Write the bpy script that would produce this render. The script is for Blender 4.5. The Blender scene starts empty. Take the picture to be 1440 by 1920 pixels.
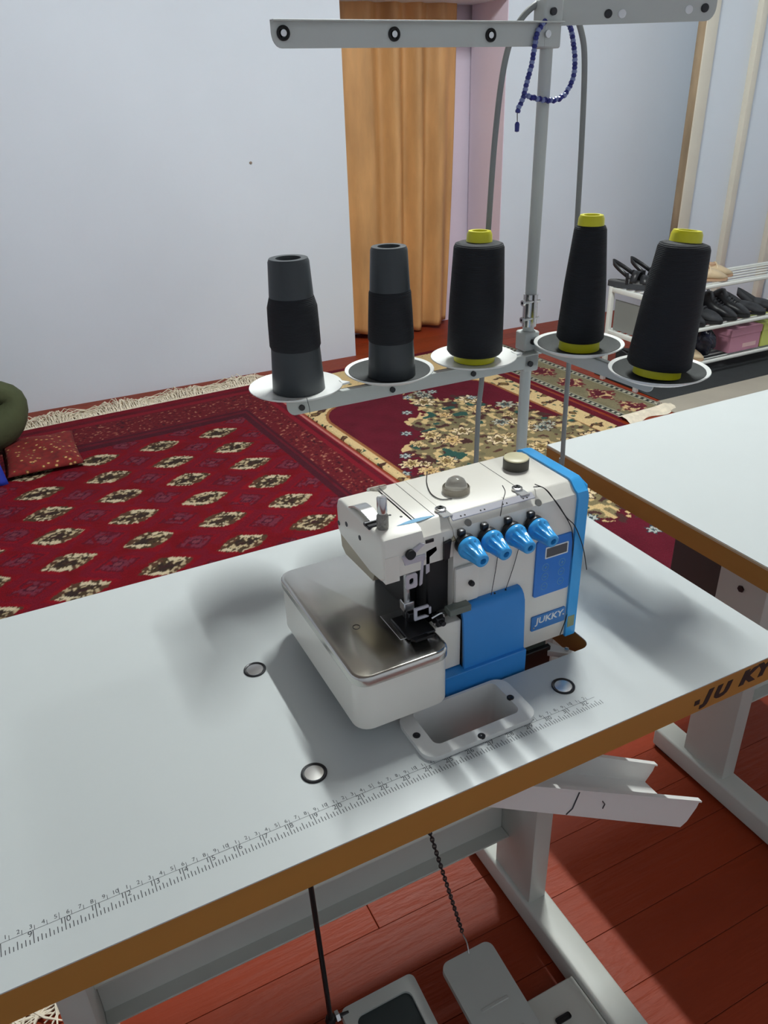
import bpy, bmesh, math, random
import numpy as np
from mathutils import Vector, Matrix

random.seed(7)
scene = bpy.context.scene
C = scene.collection
TZ = 0.75            # height of the table tops above the floor

# ------------------------------------------------------------------ camera
FPX = 1463.38
CAM = Vector((0.3225, -0.4658, 0.614 + TZ))
CROT = (Matrix.Rotation(-0.4525, 3, 'Z') @ Matrix.Rotation(1.0782, 3, 'X') @ Matrix.Rotation(-0.0327, 3, 'Z'))
cam_data = bpy.data.cameras.new('camera')
cam_data.sensor_fit = 'VERTICAL'
cam_data.sensor_height = 36.0
cam_data.sensor_width = 27.0
cam_data.lens = FPX / 1920 * 36
cam_data.clip_start = 0.02
cam = bpy.data.objects.new('camera', cam_data)
C.objects.link(cam)
cam.matrix_world = Matrix.Translation(CAM) @ CROT.to_4x4()
scene.camera = cam

# ------------------------------------------------------------------ world, light, exposure
world = bpy.data.worlds.new('world')
scene.world = world
world.use_nodes = True
world.node_tree.nodes['Background'].inputs[0].default_value = (0.75, 0.85, 1.0, 1)
world.node_tree.nodes['Background'].inputs[1].default_value = 0.02
# bare fluorescent tube under the ceiling, lying along the room's depth
LAMP_C, LAMP_L, LAMP_R, LAMP_W = Vector((1.70, 1.34, 3.04)), 0.9, 0.02, 660.0
lm = bpy.data.materials.new('fluorescent_glow')
lm.use_nodes = True
lm.node_tree.nodes['Principled BSDF'].inputs['Emission Color'].default_value = (0.95, 1.0, 0.985, 1)
lm.node_tree.nodes['Principled BSDF'].inputs['Emission Strength'].default_value = LAMP_W
lv_, lf_ = [], []
for k_ in range(12):
    a_ = 2 * math.pi * k_ / 12
    for e_ in (-0.5, 0.5):
        lv_.append((LAMP_R * math.cos(a_), LAMP_L * e_, LAMP_R * math.sin(a_)))
    lf_.append((2 * k_, 2 * k_ + 1, (2 * k_ + 3) % 24, (2 * k_ + 2) % 24))
lmesh = bpy.data.meshes.new('glass_tube')
lmesh.from_pydata(lv_, [], lf_)
lmesh.materials.append(lm)
LAMPS = []
for pos_, me_, lab_ in ((LAMP_C, lmesh, 'white fluorescent tube lamp under the ceiling'),):
    e_ = bpy.data.objects.new('tube_lamp', None)
    e_.location = pos_
    e_['label'] = lab_
    e_['category'] = 'lamp'
    C.objects.link(e_)
    g_ = bpy.data.objects.new('glass_tube', me_)
    g_.parent = e_
    C.objects.link(g_)
    LAMPS.append(e_)
scene.view_settings.view_transform = 'Standard'
scene.view_settings.look = 'None'
scene.view_settings.exposure = 0.0
scene.view_settings.gamma = 1
scene.view_settings.use_curve_mapping = False


# ------------------------------------------------------------------ pixel -> place helpers (1440x1920 frame)
def ray(x, y):
    return CROT @ Vector((x - 720, 960 - y, -FPX))


def on_z(x, y, z):
    d = ray(x, y)
    return CAM + d * ((z - CAM.z) / d.z)


def on_y(x, y, Y):
    d = ray(x, y)
    return CAM + d * ((Y - CAM.y) / d.y)


# ------------------------------------------------------------------ materials
def srgb(r, g, b):
    f = lambda c: (c / 255 / 12.92) if c / 255 <= 0.04045 else ((c / 255 + 0.055) / 1.055) ** 2.4
    return (f(r), f(g), f(b), 1)


MATS = {}


def mat(name, col, rough=0.5, metal=0.0, var=0.0, scale=8.0, bump=0.0, bscale=60.0, stretch=None, trans=0.0, rnd=0.0, spec=0.5, coat=0.0):
    if name in MATS:
        return MATS[name]
    m = bpy.data.materials.new(name)
    m.use_nodes = True
    nt = m.node_tree
    b = nt.nodes['Principled BSDF']
    b.inputs['Base Color'].default_value = col
    b.inputs['Roughness'].default_value = rough
    b.inputs['Metallic'].default_value = metal
    b.inputs['Specular IOR Level'].default_value = spec
    b.inputs['Transmission Weight'].default_value = trans
    b.inputs['Coat Weight'].default_value = coat
    tc = nt.nodes.new('ShaderNodeTexCoord')
    mp = nt.nodes.new('ShaderNodeMapping')
    if stretch:
        mp.inputs['Scale'].default_value = stretch
    nt.links.new(tc.outputs['Object'], mp.inputs['Vector'])
    last = None
    if var > 0:
        n = nt.nodes.new('ShaderNodeTexNoise')
        n.inputs['Scale'].default_value = scale
        n.inputs['Detail'].default_value = 5
        nt.links.new(mp.outputs[0], n.inputs['Vector'])
        r = nt.nodes.new('ShaderNodeMapRange')
        r.inputs['From Min'].default_value = 0.3
        r.inputs['From Max'].default_value = 0.7
        r.inputs['To Min'].default_value = 1 - var
        r.inputs['To Max'].default_value = 1 + var
        nt.links.new(n.outputs['Fac'], r.inputs['Value'])
        mx = nt.nodes.new('ShaderNodeMix')
        mx.data_type = 'RGBA'
        mx.blend_type = 'MULTIPLY'
        mx.inputs[0].default_value = 1
        mx.inputs[6].default_value = col
        nt.links.new(r.outputs[0], mx.inputs[7])
        last = mx.outputs[2]
    if rnd > 0:
        oi = nt.nodes.new('ShaderNodeObjectInfo')
        r = nt.nodes.new('ShaderNodeMapRange')
        r.inputs['To Min'].default_value = 1 - rnd
        r.inputs['To Max'].default_value = 1 + rnd
        nt.links.new(oi.outputs['Random'], r.inputs['Value'])
        mx = nt.nodes.new('ShaderNodeMix')
        mx.data_type = 'RGBA'
        mx.blend_type = 'MULTIPLY'
        mx.inputs[0].default_value = 1
        mx.inputs[6].default_value = col
        if last:
            nt.links.new(last, mx.inputs[6])
        nt.links.new(r.outputs[0], mx.inputs[7])
        last = mx.outputs[2]
    if last:
        nt.links.new(last, b.inputs['Base Color'])
    if bump > 0:
        n = nt.nodes.new('ShaderNodeTexNoise')
        n.inputs['Scale'].default_value = bscale
        n.inputs['Detail'].default_value = 4
        nt.links.new(mp.outputs[0], n.inputs['Vector'])
        bp = nt.nodes.new('ShaderNodeBump')
        bp.inputs['Strength'].default_value = bump
        bp.inputs['Distance'].default_value = 0.01
        nt.links.new(n.outputs['Fac'], bp.inputs['Height'])
        nt.links.new(bp.outputs[0], b.inputs['Normal'])
    MATS[name] = m
    return m


def colmat(name, rough=0.9, scale=400, var=0.35, bump=0.5):
    """carpet pile: woven colours stored per vertex, fine yarn noise on top"""
    m = bpy.data.materials.new(name)
    m.use_nodes = True
    nt = m.node_tree
    b = nt.nodes['Principled BSDF']
    b.inputs['Roughness'].default_value = rough
    b.inputs['Specular IOR Level'].default_value = 0.15
    a = nt.nodes.new('ShaderNodeVertexColor')
    a.layer_name = 'weave'
    tc = nt.nodes.new('ShaderNodeTexCoord')
    n = nt.nodes.new('ShaderNodeTexNoise')
    n.inputs['Scale'].default_value = scale
    n.inputs['Detail'].default_value = 3
    nt.links.new(tc.outputs['Object'], n.inputs['Vector'])
    r = nt.nodes.new('ShaderNodeMapRange')
    r.inputs['From Min'].default_value = 0.3
    r.inputs['From Max'].default_value = 0.7
    r.inputs['To Min'].default_value = 1 - var
    r.inputs['To Max'].default_value = 1 + var
    nt.links.new(n.outputs['Fac'], r.inputs['Value'])
    mx = nt.nodes.new('ShaderNodeMix')
    mx.data_type = 'RGBA'
    mx.blend_type = 'MULTIPLY'
    mx.inputs[0].default_value = 1
    nt.links.new(a.outputs['Color'], mx.inputs[6])
    nt.links.new(r.outputs[0], mx.inputs[7])
    nt.links.new(mx.outputs[2], b.inputs['Base Color'])
    bp = nt.nodes.new('ShaderNodeBump')
    bp.inputs['Strength'].default_value = bump
    bp.inputs['Distance'].default_value = 0.004
    nt.links.new(n.outputs['Fac'], bp.inputs['Height'])
    nt.links.new(bp.outputs[0], b.inputs['Normal'])
    return m


M_WALL = mat('pale_blue_wall_paint', srgb(226, 234, 244), 0.75, var=0.025, scale=1.5, bump=0.06, bscale=25)
M_WALL2 = mat('pale_blue_wall_paint_smooth', srgb(226, 234, 242), 0.6, var=0.02, scale=2)
M_PINK = mat('pink_reveal_paint', srgb(236, 222, 238), 0.7, var=0.03, scale=3)
M_CEIL = mat('white_enamel', srgb(230, 232, 232), 0.6, var=0.02)
M_CEIL2 = mat('grey_beige_ceiling', srgb(160, 156, 148), 0.9, var=0.03)
M_FLOOR = mat('red_floor_paint', srgb(140, 52, 24), 0.46, var=0.20, scale=3, bump=0.25, bscale=70, stretch=(0.5, 1, 1), rnd=0.05, spec=0.22)
M_SUB = mat('dark_subfloor', srgb(60, 28, 20), 0.9)
M_LAM = mat('white_laminate', srgb(192, 197, 197), 0.40, var=0.015, scale=5)
M_EDGE = mat('brown_edge_band', srgb(172, 122, 58), 0.45, var=0.06, scale=6, stretch=(0.3, 1, 4))
M_EDGE2 = mat('beige_edge_trim', srgb(196, 176, 146), 0.5)
M_STEEL = mat('grey_powder_coat', srgb(192, 194, 186), 0.45, var=0.03, scale=10)
M_PEDAL = mat('pale_grey_plastic', srgb(176, 180, 174), 0.5, var=0.03)
M_CREAM = mat('cream_machine_enamel', srgb(236, 232, 222), 0.32, var=0.015, scale=6, coat=0.3)
M_CREAM2 = mat('white_abs_plastic', srgb(225, 225, 221), 0.45, var=0.015)
M_BLUE = mat('bright_blue_plastic', srgb(66, 172, 242), 0.25, var=0.02, scale=4)
M_BLUE2 = mat('blue_cover_plastic', srgb(48, 138, 214), 0.4, var=0.02, scale=4)
M_BLUE3 = mat('blue_panel_film', srgb(44, 126, 216), 0.35)
M_LBLUE = mat('light_blue_film', srgb(120, 178, 214), 0.4)
M_CHROME = mat('polished_steel', srgb(205, 205, 205), 0.24, 1.0, var=0.05, scale=30)
M_BAR = mat('bright_guide_steel', srgb(206, 206, 216), 0.3, 0.35)
M_PLATE = mat('brushed_cloth_plate', srgb(206, 204, 198), 0.2, 1.0, var=0.06, scale=14, bump=0.02, bscale=20)
M_DKMET = mat('dark_steel', srgb(60, 60, 62), 0.35, 0.8, var=0.1, scale=40)
M_KNURL = mat('knurled_steel', srgb(150, 148, 142), 0.35, 1.0, bump=0.5, bscale=500)
M_BLACK = mat('black_rubber', srgb(22, 23, 25), 0.6)
M_BLACKIN = mat('black_casting', srgb(18, 19, 22), 0.5, var=0.2, scale=30)
M_CAP = mat('cream_cap_plastic', srgb(214, 206, 170), 0.4)
M_GLASS = mat('clear_sight_plastic', srgb(225, 222, 214), 0.08, trans=0.75)
M_LCD = mat('grey_lcd', srgb(92, 96, 100), 0.25)
M_WHITE = mat('white_print', srgb(235, 238, 240), 0.5)
M_INK = mat('dark_print', srgb(62, 64, 68), 0.6)
M_INKB = mat('black_print', srgb(30, 28, 30), 0.5)
M_STAND = mat('pale_grey_stand_paint', srgb(196, 200, 196), 0.4, var=0.02)
M_DISH = mat('white_dish_plastic', srgb(236, 237, 234), 0.3)
M_FELT = mat('dark_grey_felt', srgb(72, 74, 74), 0.95, var=0.06, scale=300)
M_TUBE = mat('charcoal_cone_plastic', srgb(50, 55, 58), 0.42, var=0.04)
M_YELLOW = mat('yellow_cone_plastic', srgb(214, 208, 22), 0.4)
M_CABLE = mat('grey_cable_sheath', srgb(140, 143, 142), 0.5)
M_NAVY = mat('navy_bead', srgb(40, 48, 130), 0.3)
M_PBEAD = mat('pale_blue_bead', srgb(130, 142, 190), 0.25)
M_CURT = mat('gold_satin_curtain', srgb(210, 160, 104), 0.42, var=0.2, scale=5, bump=0.12, bscale=30, stretch=(2.2, 1, 0.45))
M_TIMBER = mat('raw_timber', srgb(152, 132, 106), 0.8, var=0.5, scale=7, stretch=(1, 1, 0.25), bump=0.2, bscale=40)
M_CASING = mat('cream_casing_paint', srgb(226, 220, 204), 0.5, var=0.03)
M_RACK = mat('white_rack_paint', srgb(226, 228, 222), 0.4)
M_MAT = mat('grey_floor_covering', srgb(176, 168, 154), 0.6, var=0.06, scale=6)
M_DSHEET = mat('dark_sheet', srgb(44, 47, 49), 0.8, var=0.1, scale=20)
M_FRINGE = mat('cream_fringe_yarn', srgb(238, 226, 204), 0.95, var=0.12, scale=40)
M_OLIVE = mat('olive_cloth', srgb(72, 78, 50), 0.9, var=0.14, scale=9, bump=0.3, bscale=30)
M_BLUECL = mat('royal_blue_cloth', srgb(26, 48, 160), 0.7, var=0.15, scale=12, bump=0.3, bscale=25)
M_SKIN = mat('skin', srgb(196, 146, 116), 0.55)
M_HAIR = mat('dark_hair', srgb(32, 26, 22), 0.6, bump=0.4, bscale=120)
M_BOXP = mat('pink_cardboard', srgb(196, 138, 158), 0.6)
M_BOXL = mat('lime_cardboard', srgb(204, 212, 112), 0.6)
M_SHOEK = mat('black_leather', srgb(30, 31, 34), 0.4, var=0.1, scale=30)
M_SHOEG = mat('charcoal_shoe_fabric', srgb(58, 60, 64), 0.7, var=0.1, scale=30)
M_SHOEB = mat('beige_leather', srgb(206, 184, 150), 0.5, var=0.06)
M_INSOLE = mat('tan_insole', srgb(196, 160, 130), 0.7)
M_BAG = mat('navy_plastic_bag', srgb(34, 36, 52), 0.2, bump=0.7, bscale=18)
M_THREAD = mat('dark_thread', srgb(44, 42, 40), 0.8)


def yarn_mat():
    m = bpy.data.materials.new('black_sewing_yarn')
    m.use_nodes = True
    nt = m.node_tree
    b = nt.nodes['Principled BSDF']
    b.inputs['Base Color'].default_value = srgb(13, 17, 24)
    b.inputs['Roughness'].default_value = 0.75
    tc = nt.nodes.new('ShaderNodeTexCoord')
    w = nt.nodes.new('ShaderNodeTexWave')
    w.bands_direction = 'Z'
    w.inputs['Scale'].default_value = 160
    w.inputs['Distortion'].default_value = 1.5
    nt.links.new(tc.outputs['Object'], w.inputs['Vector'])
    bp = nt.nodes.new('ShaderNodeBump')
    bp.inputs['Strength'].default_value = 0.35
    bp.inputs['Distance'].default_value = 0.001
    nt.links.new(w.outputs['Fac'], bp.inputs['Height'])
    nt.links.new(bp.outputs[0], b.inputs['Normal'])
    return m


M_YARN = yarn_mat()


# ------------------------------------------------------------------ mesh helpers
def box(bm, x0, x1, y0, y1, z0, z1, bev=0.0, seg=2, rot=None, piv=None):
    r = bmesh.ops.create_cube(bm, size=1)
    vs = r['verts']
    for v in vs:
        v.co = Vector(((x0 + x1) / 2 + v.co.x * (x1 - x0), (y0 + y1) / 2 + v.co.y * (y1 - y0), (z0 + z1) / 2 + v.co.z * (z1 - z0)))
    if bev > 0:
        es = list({e for v in vs for e in v.link_edges})
        r2 = bmesh.ops.bevel(bm, geom=es, offset=bev, segments=seg, profile=0.5, affect='EDGES')
        vs = list({v for f in r2['faces'] for v in f.verts} | {v for v in vs if v.is_valid})
    if rot is not None:
        p = Vector(piv) if piv is not None else Vector(((x0 + x1) / 2, (y0 + y1) / 2, (z0 + z1) / 2))
        for v in vs:
            v.co = p + rot @ (v.co - p)
    return vs


def cyl(bm, p0, p1, r0, r1=None, n=24, caps=True):
    r1 = r0 if r1 is None else r1
    p0, p1 = Vector(p0), Vector(p1)
    d = (p1 - p0).normalized()
    a = d.orthogonal().normalized()
    b = d.cross(a)
    A = [bm.verts.new(p0 + (a * math.cos(2 * math.pi * i / n) + b * math.sin(2 * math.pi * i / n)) * r0) for i in range(n)]
    B = [bm.verts.new(p1 + (a * math.cos(2 * math.pi * i / n) + b * math.sin(2 * math.pi * i / n)) * r1) for i in range(n)]
    for i in range(n):
        bm.faces.new((A[i], A[(i + 1) % n], B[(i + 1) % n], B[i]))
    if caps:
        bm.faces.new(A[::-1])
        bm.faces.new(B)


def lathe(bm, prof, o=(0, 0, 0), axis=None, n=40):
    """prof: list of (radius, height); revolved round the axis through o"""
    o = Vector(o)
    q = Matrix.Identity(3) if axis is None else Vector((0, 0, 1)).rotation_difference(Vector(axis)).to_matrix()
    rings = []
    for r, h in prof:
        if r < 1e-6:
            rings.append([bm.verts.new(o + q @ Vector((0, 0, h)))])
        else:
            rings.append([bm.verts.new(o + q @ Vector((r * math.cos(2 * math.pi * i / n), r * math.sin(2 * math.pi * i / n), h))) for i in range(n)])
    for A, B in zip(rings, rings[1:]):
        for i in range(n):
            j = (i + 1) % n
            if len(A) == 1 and len(B) == 1:
                continue
            if len(A) == 1:
                bm.faces.new((A[0], B[j], B[i]))
            elif len(B) == 1:
                bm.faces.new((A[i], A[j], B[0]))
            else:
                bm.faces.new((A[i], A[j], B[j], B[i]))


def smooth_path(pts, sub=8):
    pts = [Vector(p) for p in pts]
    out = []
    P = [pts[0] * 2 - pts[1]] + pts + [pts[-1] * 2 - pts[-2]]
    for i in range(1, len(P) - 2):
        a, b, c, d = P[i - 1], P[i], P[i + 1], P[i + 2]
        for k in range(sub):
            t = k / sub
            out.append(0.5 * ((2 * b) + (c - a) * t + (2 * a - 5 * b + 4 * c - d) * t * t + (3 * b - a - 3 * c + d) * t ** 3))
    out.append(pts[-1])
    return out


def tube(bm, pts, r, n=10, rr=None):
    pts = [Vector(p) for p in pts]
    rings = []
    up = None
    for i, p in enumerate(pts):
        d = (pts[min(i + 1, len(pts) - 1)] - pts[max(i - 1, 0)]).normalized()
        if up is None:
            up = d.orthogonal().normalized()
        up = (up - d * up.dot(d)).normalized()
        s = d.cross(up)
        R = r if rr is None else rr[i]
        rings.append([bm.verts.new(p + (up * math.cos(2 * math.pi * k / n) + s * math.sin(2 * math.pi * k / n)) * R) for k in range(n)])
    for A, B in zip(rings, rings[1:]):
        for k in range(n):
            bm.faces.new((A[k], A[(k + 1) % n], B[(k + 1) % n], B[k]))
    bm.faces.new(rings[0][::-1])
    bm.faces.new(rings[-1])


def prism(bm, poly, axis, a0, a1):
    """poly: 2-D outline; axis 'x': (y,z) extruded in x; 'y': (x,z); 'z': (x,y)"""
    def P(u, v, a):
        return {'x': (a, u, v), 'y': (u, a, v), 'z': (u, v, a)}[axis]
    A = [bm.verts.new(P(u, v, a0)) for u, v in poly]
    B = [bm.verts.new(P(u, v, a1)) for u, v in poly]
    n = len(poly)
    fs = []
    for i in range(n):
        fs.append(bm.faces.new((A[i], A[(i + 1) % n], B[(i + 1) % n], B[i])))
    fs.append(bm.faces.new(A[::-1]))
    fs.append(bm.faces.new(B))
    return A + B


def rrect(x0, x1, y0, y1, r, n=6):
    out = []
    for cx, cy, a0 in ((x1 - r, y1 - r, 0), (x0 + r, y1 - r, 90), (x0 + r, y0 + r, 180), (x1 - r, y0 + r, 270)):
        for i in range(n + 1):
            a = math.radians(a0 + 90 * i / n)
            out.append((cx + r * math.cos(a), cy + r * math.sin(a)))
    return out


def flat_with_holes(outer, holes, z0, z1, bev=0.0):
    """solid slab with through holes, made from a filled 2-D curve"""
    cu = bpy.data.curves.new('tmp', 'CURVE')
    cu.dimensions = '2D'
    cu.fill_mode = 'BOTH'
    cu.extrude = (z1 - z0) / 2
    for poly in [outer] + holes:
        s = cu.splines.new('POLY')
        s.points.add(len(poly) - 1)
        for p, (x, y) in zip(s.points, poly):
            p.co = (x, y, 0, 1)
        s.use_cyclic_u = True
    o = bpy.data.objects.new('tmp', cu)
    C.objects.link(o)
    dg = bpy.context.evaluated_depsgraph_get()
    dg.update()
    me = bpy.data.meshes.new_from_object(o.evaluated_get(dg))
    bpy.data.objects.remove(o)
    bpy.data.curves.remove(cu)
    for v in me.vertices:
        v.co.z += (z0 + z1) / 2
    bm = bmesh.new()
    bm.from_mesh(me)
    bpy.data.meshes.remove(me)
    bmesh.ops.remove_doubles(bm, verts=bm.verts, dist=1e-5)
    return bm


TXT = {}


def text_bm(s, size, extrude=0.0002, shear=0.0, bold=0.0):
    """lettering as a mesh lying in XY, origin at its centre"""
    key = (s, size, extrude, shear, bold)
    if key not in TXT:
        cu = bpy.data.curves.new('tmp', 'FONT')
        cu.body = s
        cu.size = size
        cu.extrude = extrude / 2
        cu.shear = shear
        cu.offset = bold
        cu.align_x = 'CENTER'
        cu.align_y = 'CENTER'
        cu.resolution_u = 3
        o = bpy.data.objects.new('tmp', cu)
        C.objects.link(o)
        dg = bpy.context.evaluated_depsgraph_get()
        dg.update()
        me = bpy.data.meshes.new_from_object(o.evaluated_get(dg))
        TXT[key] = ([v.co.copy() for v in me.vertices], [list(f.vertices) for f in me.polygons])
        bpy.data.objects.remove(o)
        bpy.data.curves.remove(cu)
        bpy.data.meshes.remove(me)
    return TXT[key]


def put_text(bm, s, size, M, **k):
    vs, fs = text_bm(s, size, **k)
    nv = [bm.verts.new(M @ v) for v in vs]
    for f in fs:
        try:
            bm.faces.new([nv[i] for i in f])
        except ValueError:
            pass


def mk(name, bm, m, parent=None, smooth=True, ang=40, kind=None, label=None, loc=None):
    """one mesh object from a bmesh (vertices in world space unless loc says otherwise)"""
    bmesh.ops.recalc_face_normals(bm, faces=bm.faces)
    me = bpy.data.meshes.new(name)
    bm.to_mesh(me)
    bm.free()
    if m:
        me.materials.append(m)
    if smooth:
        me.polygons.foreach_set('use_smooth', [True] * len(me.polygons))
        me.set_sharp_from_angle(angle=math.radians(ang))
    o = bpy.data.objects.new(name, me)
    C.objects.link(o)
    if parent:
        o.parent = parent
        w = Vector((0, 0, 0))
        p = parent
        local = False
        while p:
            w += p.location
            local = local or bool(p.get('local'))
            p = p.parent
        o.location = (0, 0, 0) if local else -w
    if kind:
        o['kind'] = kind
    if label:
        o['label'] = label
    return o


def thing(name, label, cat, loc, group=None, local=False, rotz=0):
    o = bpy.data.objects.new(name, None)
    o.empty_display_size = 0.05
    C.objects.link(o)
    o.location = loc
    o.rotation_euler = (0, 0, rotz)
    o['label'] = label
    o['category'] = cat
    if local:
        o['local'] = True
    if group:
        o['group'] = group
    return o


def tag(o, label, cat, group=None):
    o['label'] = label
    o['category'] = cat
    if group:
        o['group'] = group
    return o


def B():
    return bmesh.new()


def bx(name, parent, m, x0, x1, y0, y1, z0, z1, bev=0.0, seg=2, **k):
    bm = B()
    box(bm, x0, x1, y0, y1, z0, z1, bev, seg)
    return mk(name, bm, m, parent, **k)


# ================================================================== THE ROOM
XL, XR, YF, YB, H = -2.6, 5.2, -1.3, 3.65, 3.12
floor_bm = B()
box(floor_bm, XL - 0.1, XR + 0.1, YF - 0.1, 4.15, -0.08, -0.022)
floor = mk('floor', floor_bm, M_SUB, kind='structure')
# painted floor boards running along the room
bw = 0.1
nrow = int((4.12 - YF) / bw)
me_board = None
for i in range(nrow):
    y = YF + bw * i + (0.368 - YF) % bw
    cuts = [XL, 0.69 + 1.1 * ((i * 7) % 3 - 1), 3.3 - 0.8 * ((i * 5) % 2), XR]
    for a, b in zip(cuts, cuts[1:]):
        L = b - a
        if me_board is None:
            bm = B()
            box(bm, 0.0003, 0.9997, 0.0005, bw - 0.0005, -0.022, 0, 0.0004, 1)
            o = mk('floor_board', bm, M_FLOOR, floor, smooth=False)
            me_board = o.data
        else:
            o = bpy.data.objects.new('floor_board', me_board)
            C.objects.link(o)
            o.parent = floor
        o.location = (a, y, random.uniform(-0.0006, 0))
        o.scale = (L, 1, 1)

# back wall with a deep doorway
DL, DR, DH = 2.172, 3.165, 1.79
bm = B()
box(bm, XL - 0.1, DL, YB, YB + 0.36, -0.02, H)
box(bm, DR, XR + 0.1, YB, YB + 0.36, -0.02, H)
box(bm, DL, DR, YB, YB + 0.36, DH, H)
wall_back = mk('wall_back', bm, M_WALL, smooth=False, kind='structure')
bx('door_reveal', wall_back, M_PINK, DR - 0.004, DR + 0.002, YB + 0.002, YB + 0.36, 0, DH, smooth=False)
bm = B()
q = on_y(470, 305, YB)
lathe(bm, [(0, 0.0016), (0.006, 0.0012), (0.0085, 0), (0.0085, -0.002)], (q.x, q.y, q.z), axis=(0, -1, 0.2), n=9)
mk('plaster_chip', bm, mat('bare_plaster', srgb(140, 128, 118), 0.9, var=0.3, scale=200), wall_back)
bx('wall_passage', None, M_PINK, DL - 0.6, DR + 0.6, 4.06, 4.12, 0, H, kind='structure', smooth=False)
bx('wall_left', None, M_WALL, XL - 0.1, XL, YF, YB, -0.02, H, kind='structure', smooth=False)
bx('wall_right', None, M_WALL, XR, XR + 0.1, YF, YB, -0.02, H, kind='structure', smooth=False)
bx('wall_front', None, M_WALL, XL - 0.1, XR + 0.1, YF - 0.1, YF, -0.02, H, kind='structure', smooth=False)
bx('ceiling', None, M_CEIL2, XL - 0.1, XR + 0.1, YF - 0.1, 4.15, H, H + 0.06, kind='structure', smooth=False)

# partition with a cream-framed panelled door behind the shoe rack
PY = 3.30
pa = on_y(1312, 140, PY).x
pb = on_y(1331, 140, PY).x
pc = on_y(1409, 140, PY).x
door = bpy.data.objects.new('door_1', None)
C.objects.link(door)
door['kind'] = 'structure'
door.location = (pa, PY, 0)
bx('timber_post', door, M_TIMBER, pa - 0.002, pa + 0.03, PY + 0.004, PY + 0.062, 0, H - 0.01, 0.002)
bx('door_casing', door, M_CASING, pa, pb + 0.008, PY - 0.004, PY + 0.03, 0, H - 0.01, 0.006)
bx('door_panel', door, M_WALL2, pb, pc + 0.01, PY + 0.035, PY + 0.05, 0, H - 0.01)
bx('door_stile', door, M_CASING, pc, pc + 0.05, PY - 0.004, PY + 0.055, 0, H - 0.01, 0.008)
bx('door_panel', door, M_WALL2, pc + 0.04, pc + 0.42, PY + 0.035, PY + 0.05, 0, H - 0.01)
bx('door_stile', door, M_CASING, pc + 0.41, pc + 0.47, PY - 0.004, PY + 0.055, 0, H - 0.01, 0.008)
bx('door_panel', door, M_WALL2, pc + 0.46, XR, PY + 0.035, PY + 0.05, 0, H - 0.01)

for e_ in LAMPS:
    lc_ = e_.location
    bx('uplight_shield', e_, M_CEIL, lc_.x - 0.07, lc_.x + 0.07, lc_.y - 0.48, lc_.y + 0.48, lc_.z + 0.028, H, 0.003)  # unseen batten, added wide to block the tube's upward light
    for sy_ in (-1, 1):
        yc_ = lc_.y + sy_ * 0.458
        bx('tube_holder', e_, M_CEIL, lc_.x - 0.022, lc_.x + 0.022, yc_ - 0.006, yc_ + 0.006, lc_.z - 0.022, lc_.z + 0.03, 0.002)

# ------------------------------------------------------------------ curtain
bm = B()
nx, nz = 150, 60
x0c, x1c = 2.13, 3.022
grid = []
for j in range(nz + 1):
    row = []
    t = j / nz
    for i in range(nx + 1):
        s = i / nx
        x = x0c + (x1c - x0c) * s - 0.05 * s * (1 - t) ** 2
        fold = math.sin(s * 2 * math.pi * 5.2 + 0.5 * math.sin(s * 9)) * (0.030 - 0.008 * t) + 0.014 * math.sin(s * 41 + 2.0 * t) * (1 - 0.4 * t)
        z = 0.028 + 0.018 * math.sin(s * 5.5 + 1.2) + t * 2.1
        row.append(bm.verts.new((x, 3.935 + fold, z)))
    grid.append(row)
for j in range(nz):
    for i in range(nx):
        bm.faces.new((grid[j][i], grid[j][i + 1], grid[j + 1][i + 1], grid[j + 1][i]))
cur = mk('curtain', bm, M_CURT, ang=180)
sm = cur.modifiers.new('cloth_thickness', 'SOLIDIFY')
sm.thickness = 0.003
tag(cur, 'long golden brown satin curtain hanging in the doorway', 'curtain')


# ================================================================== CARPETS
def S(r, g, b):
    return np.array(srgb(r, g, b)[:3])


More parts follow.
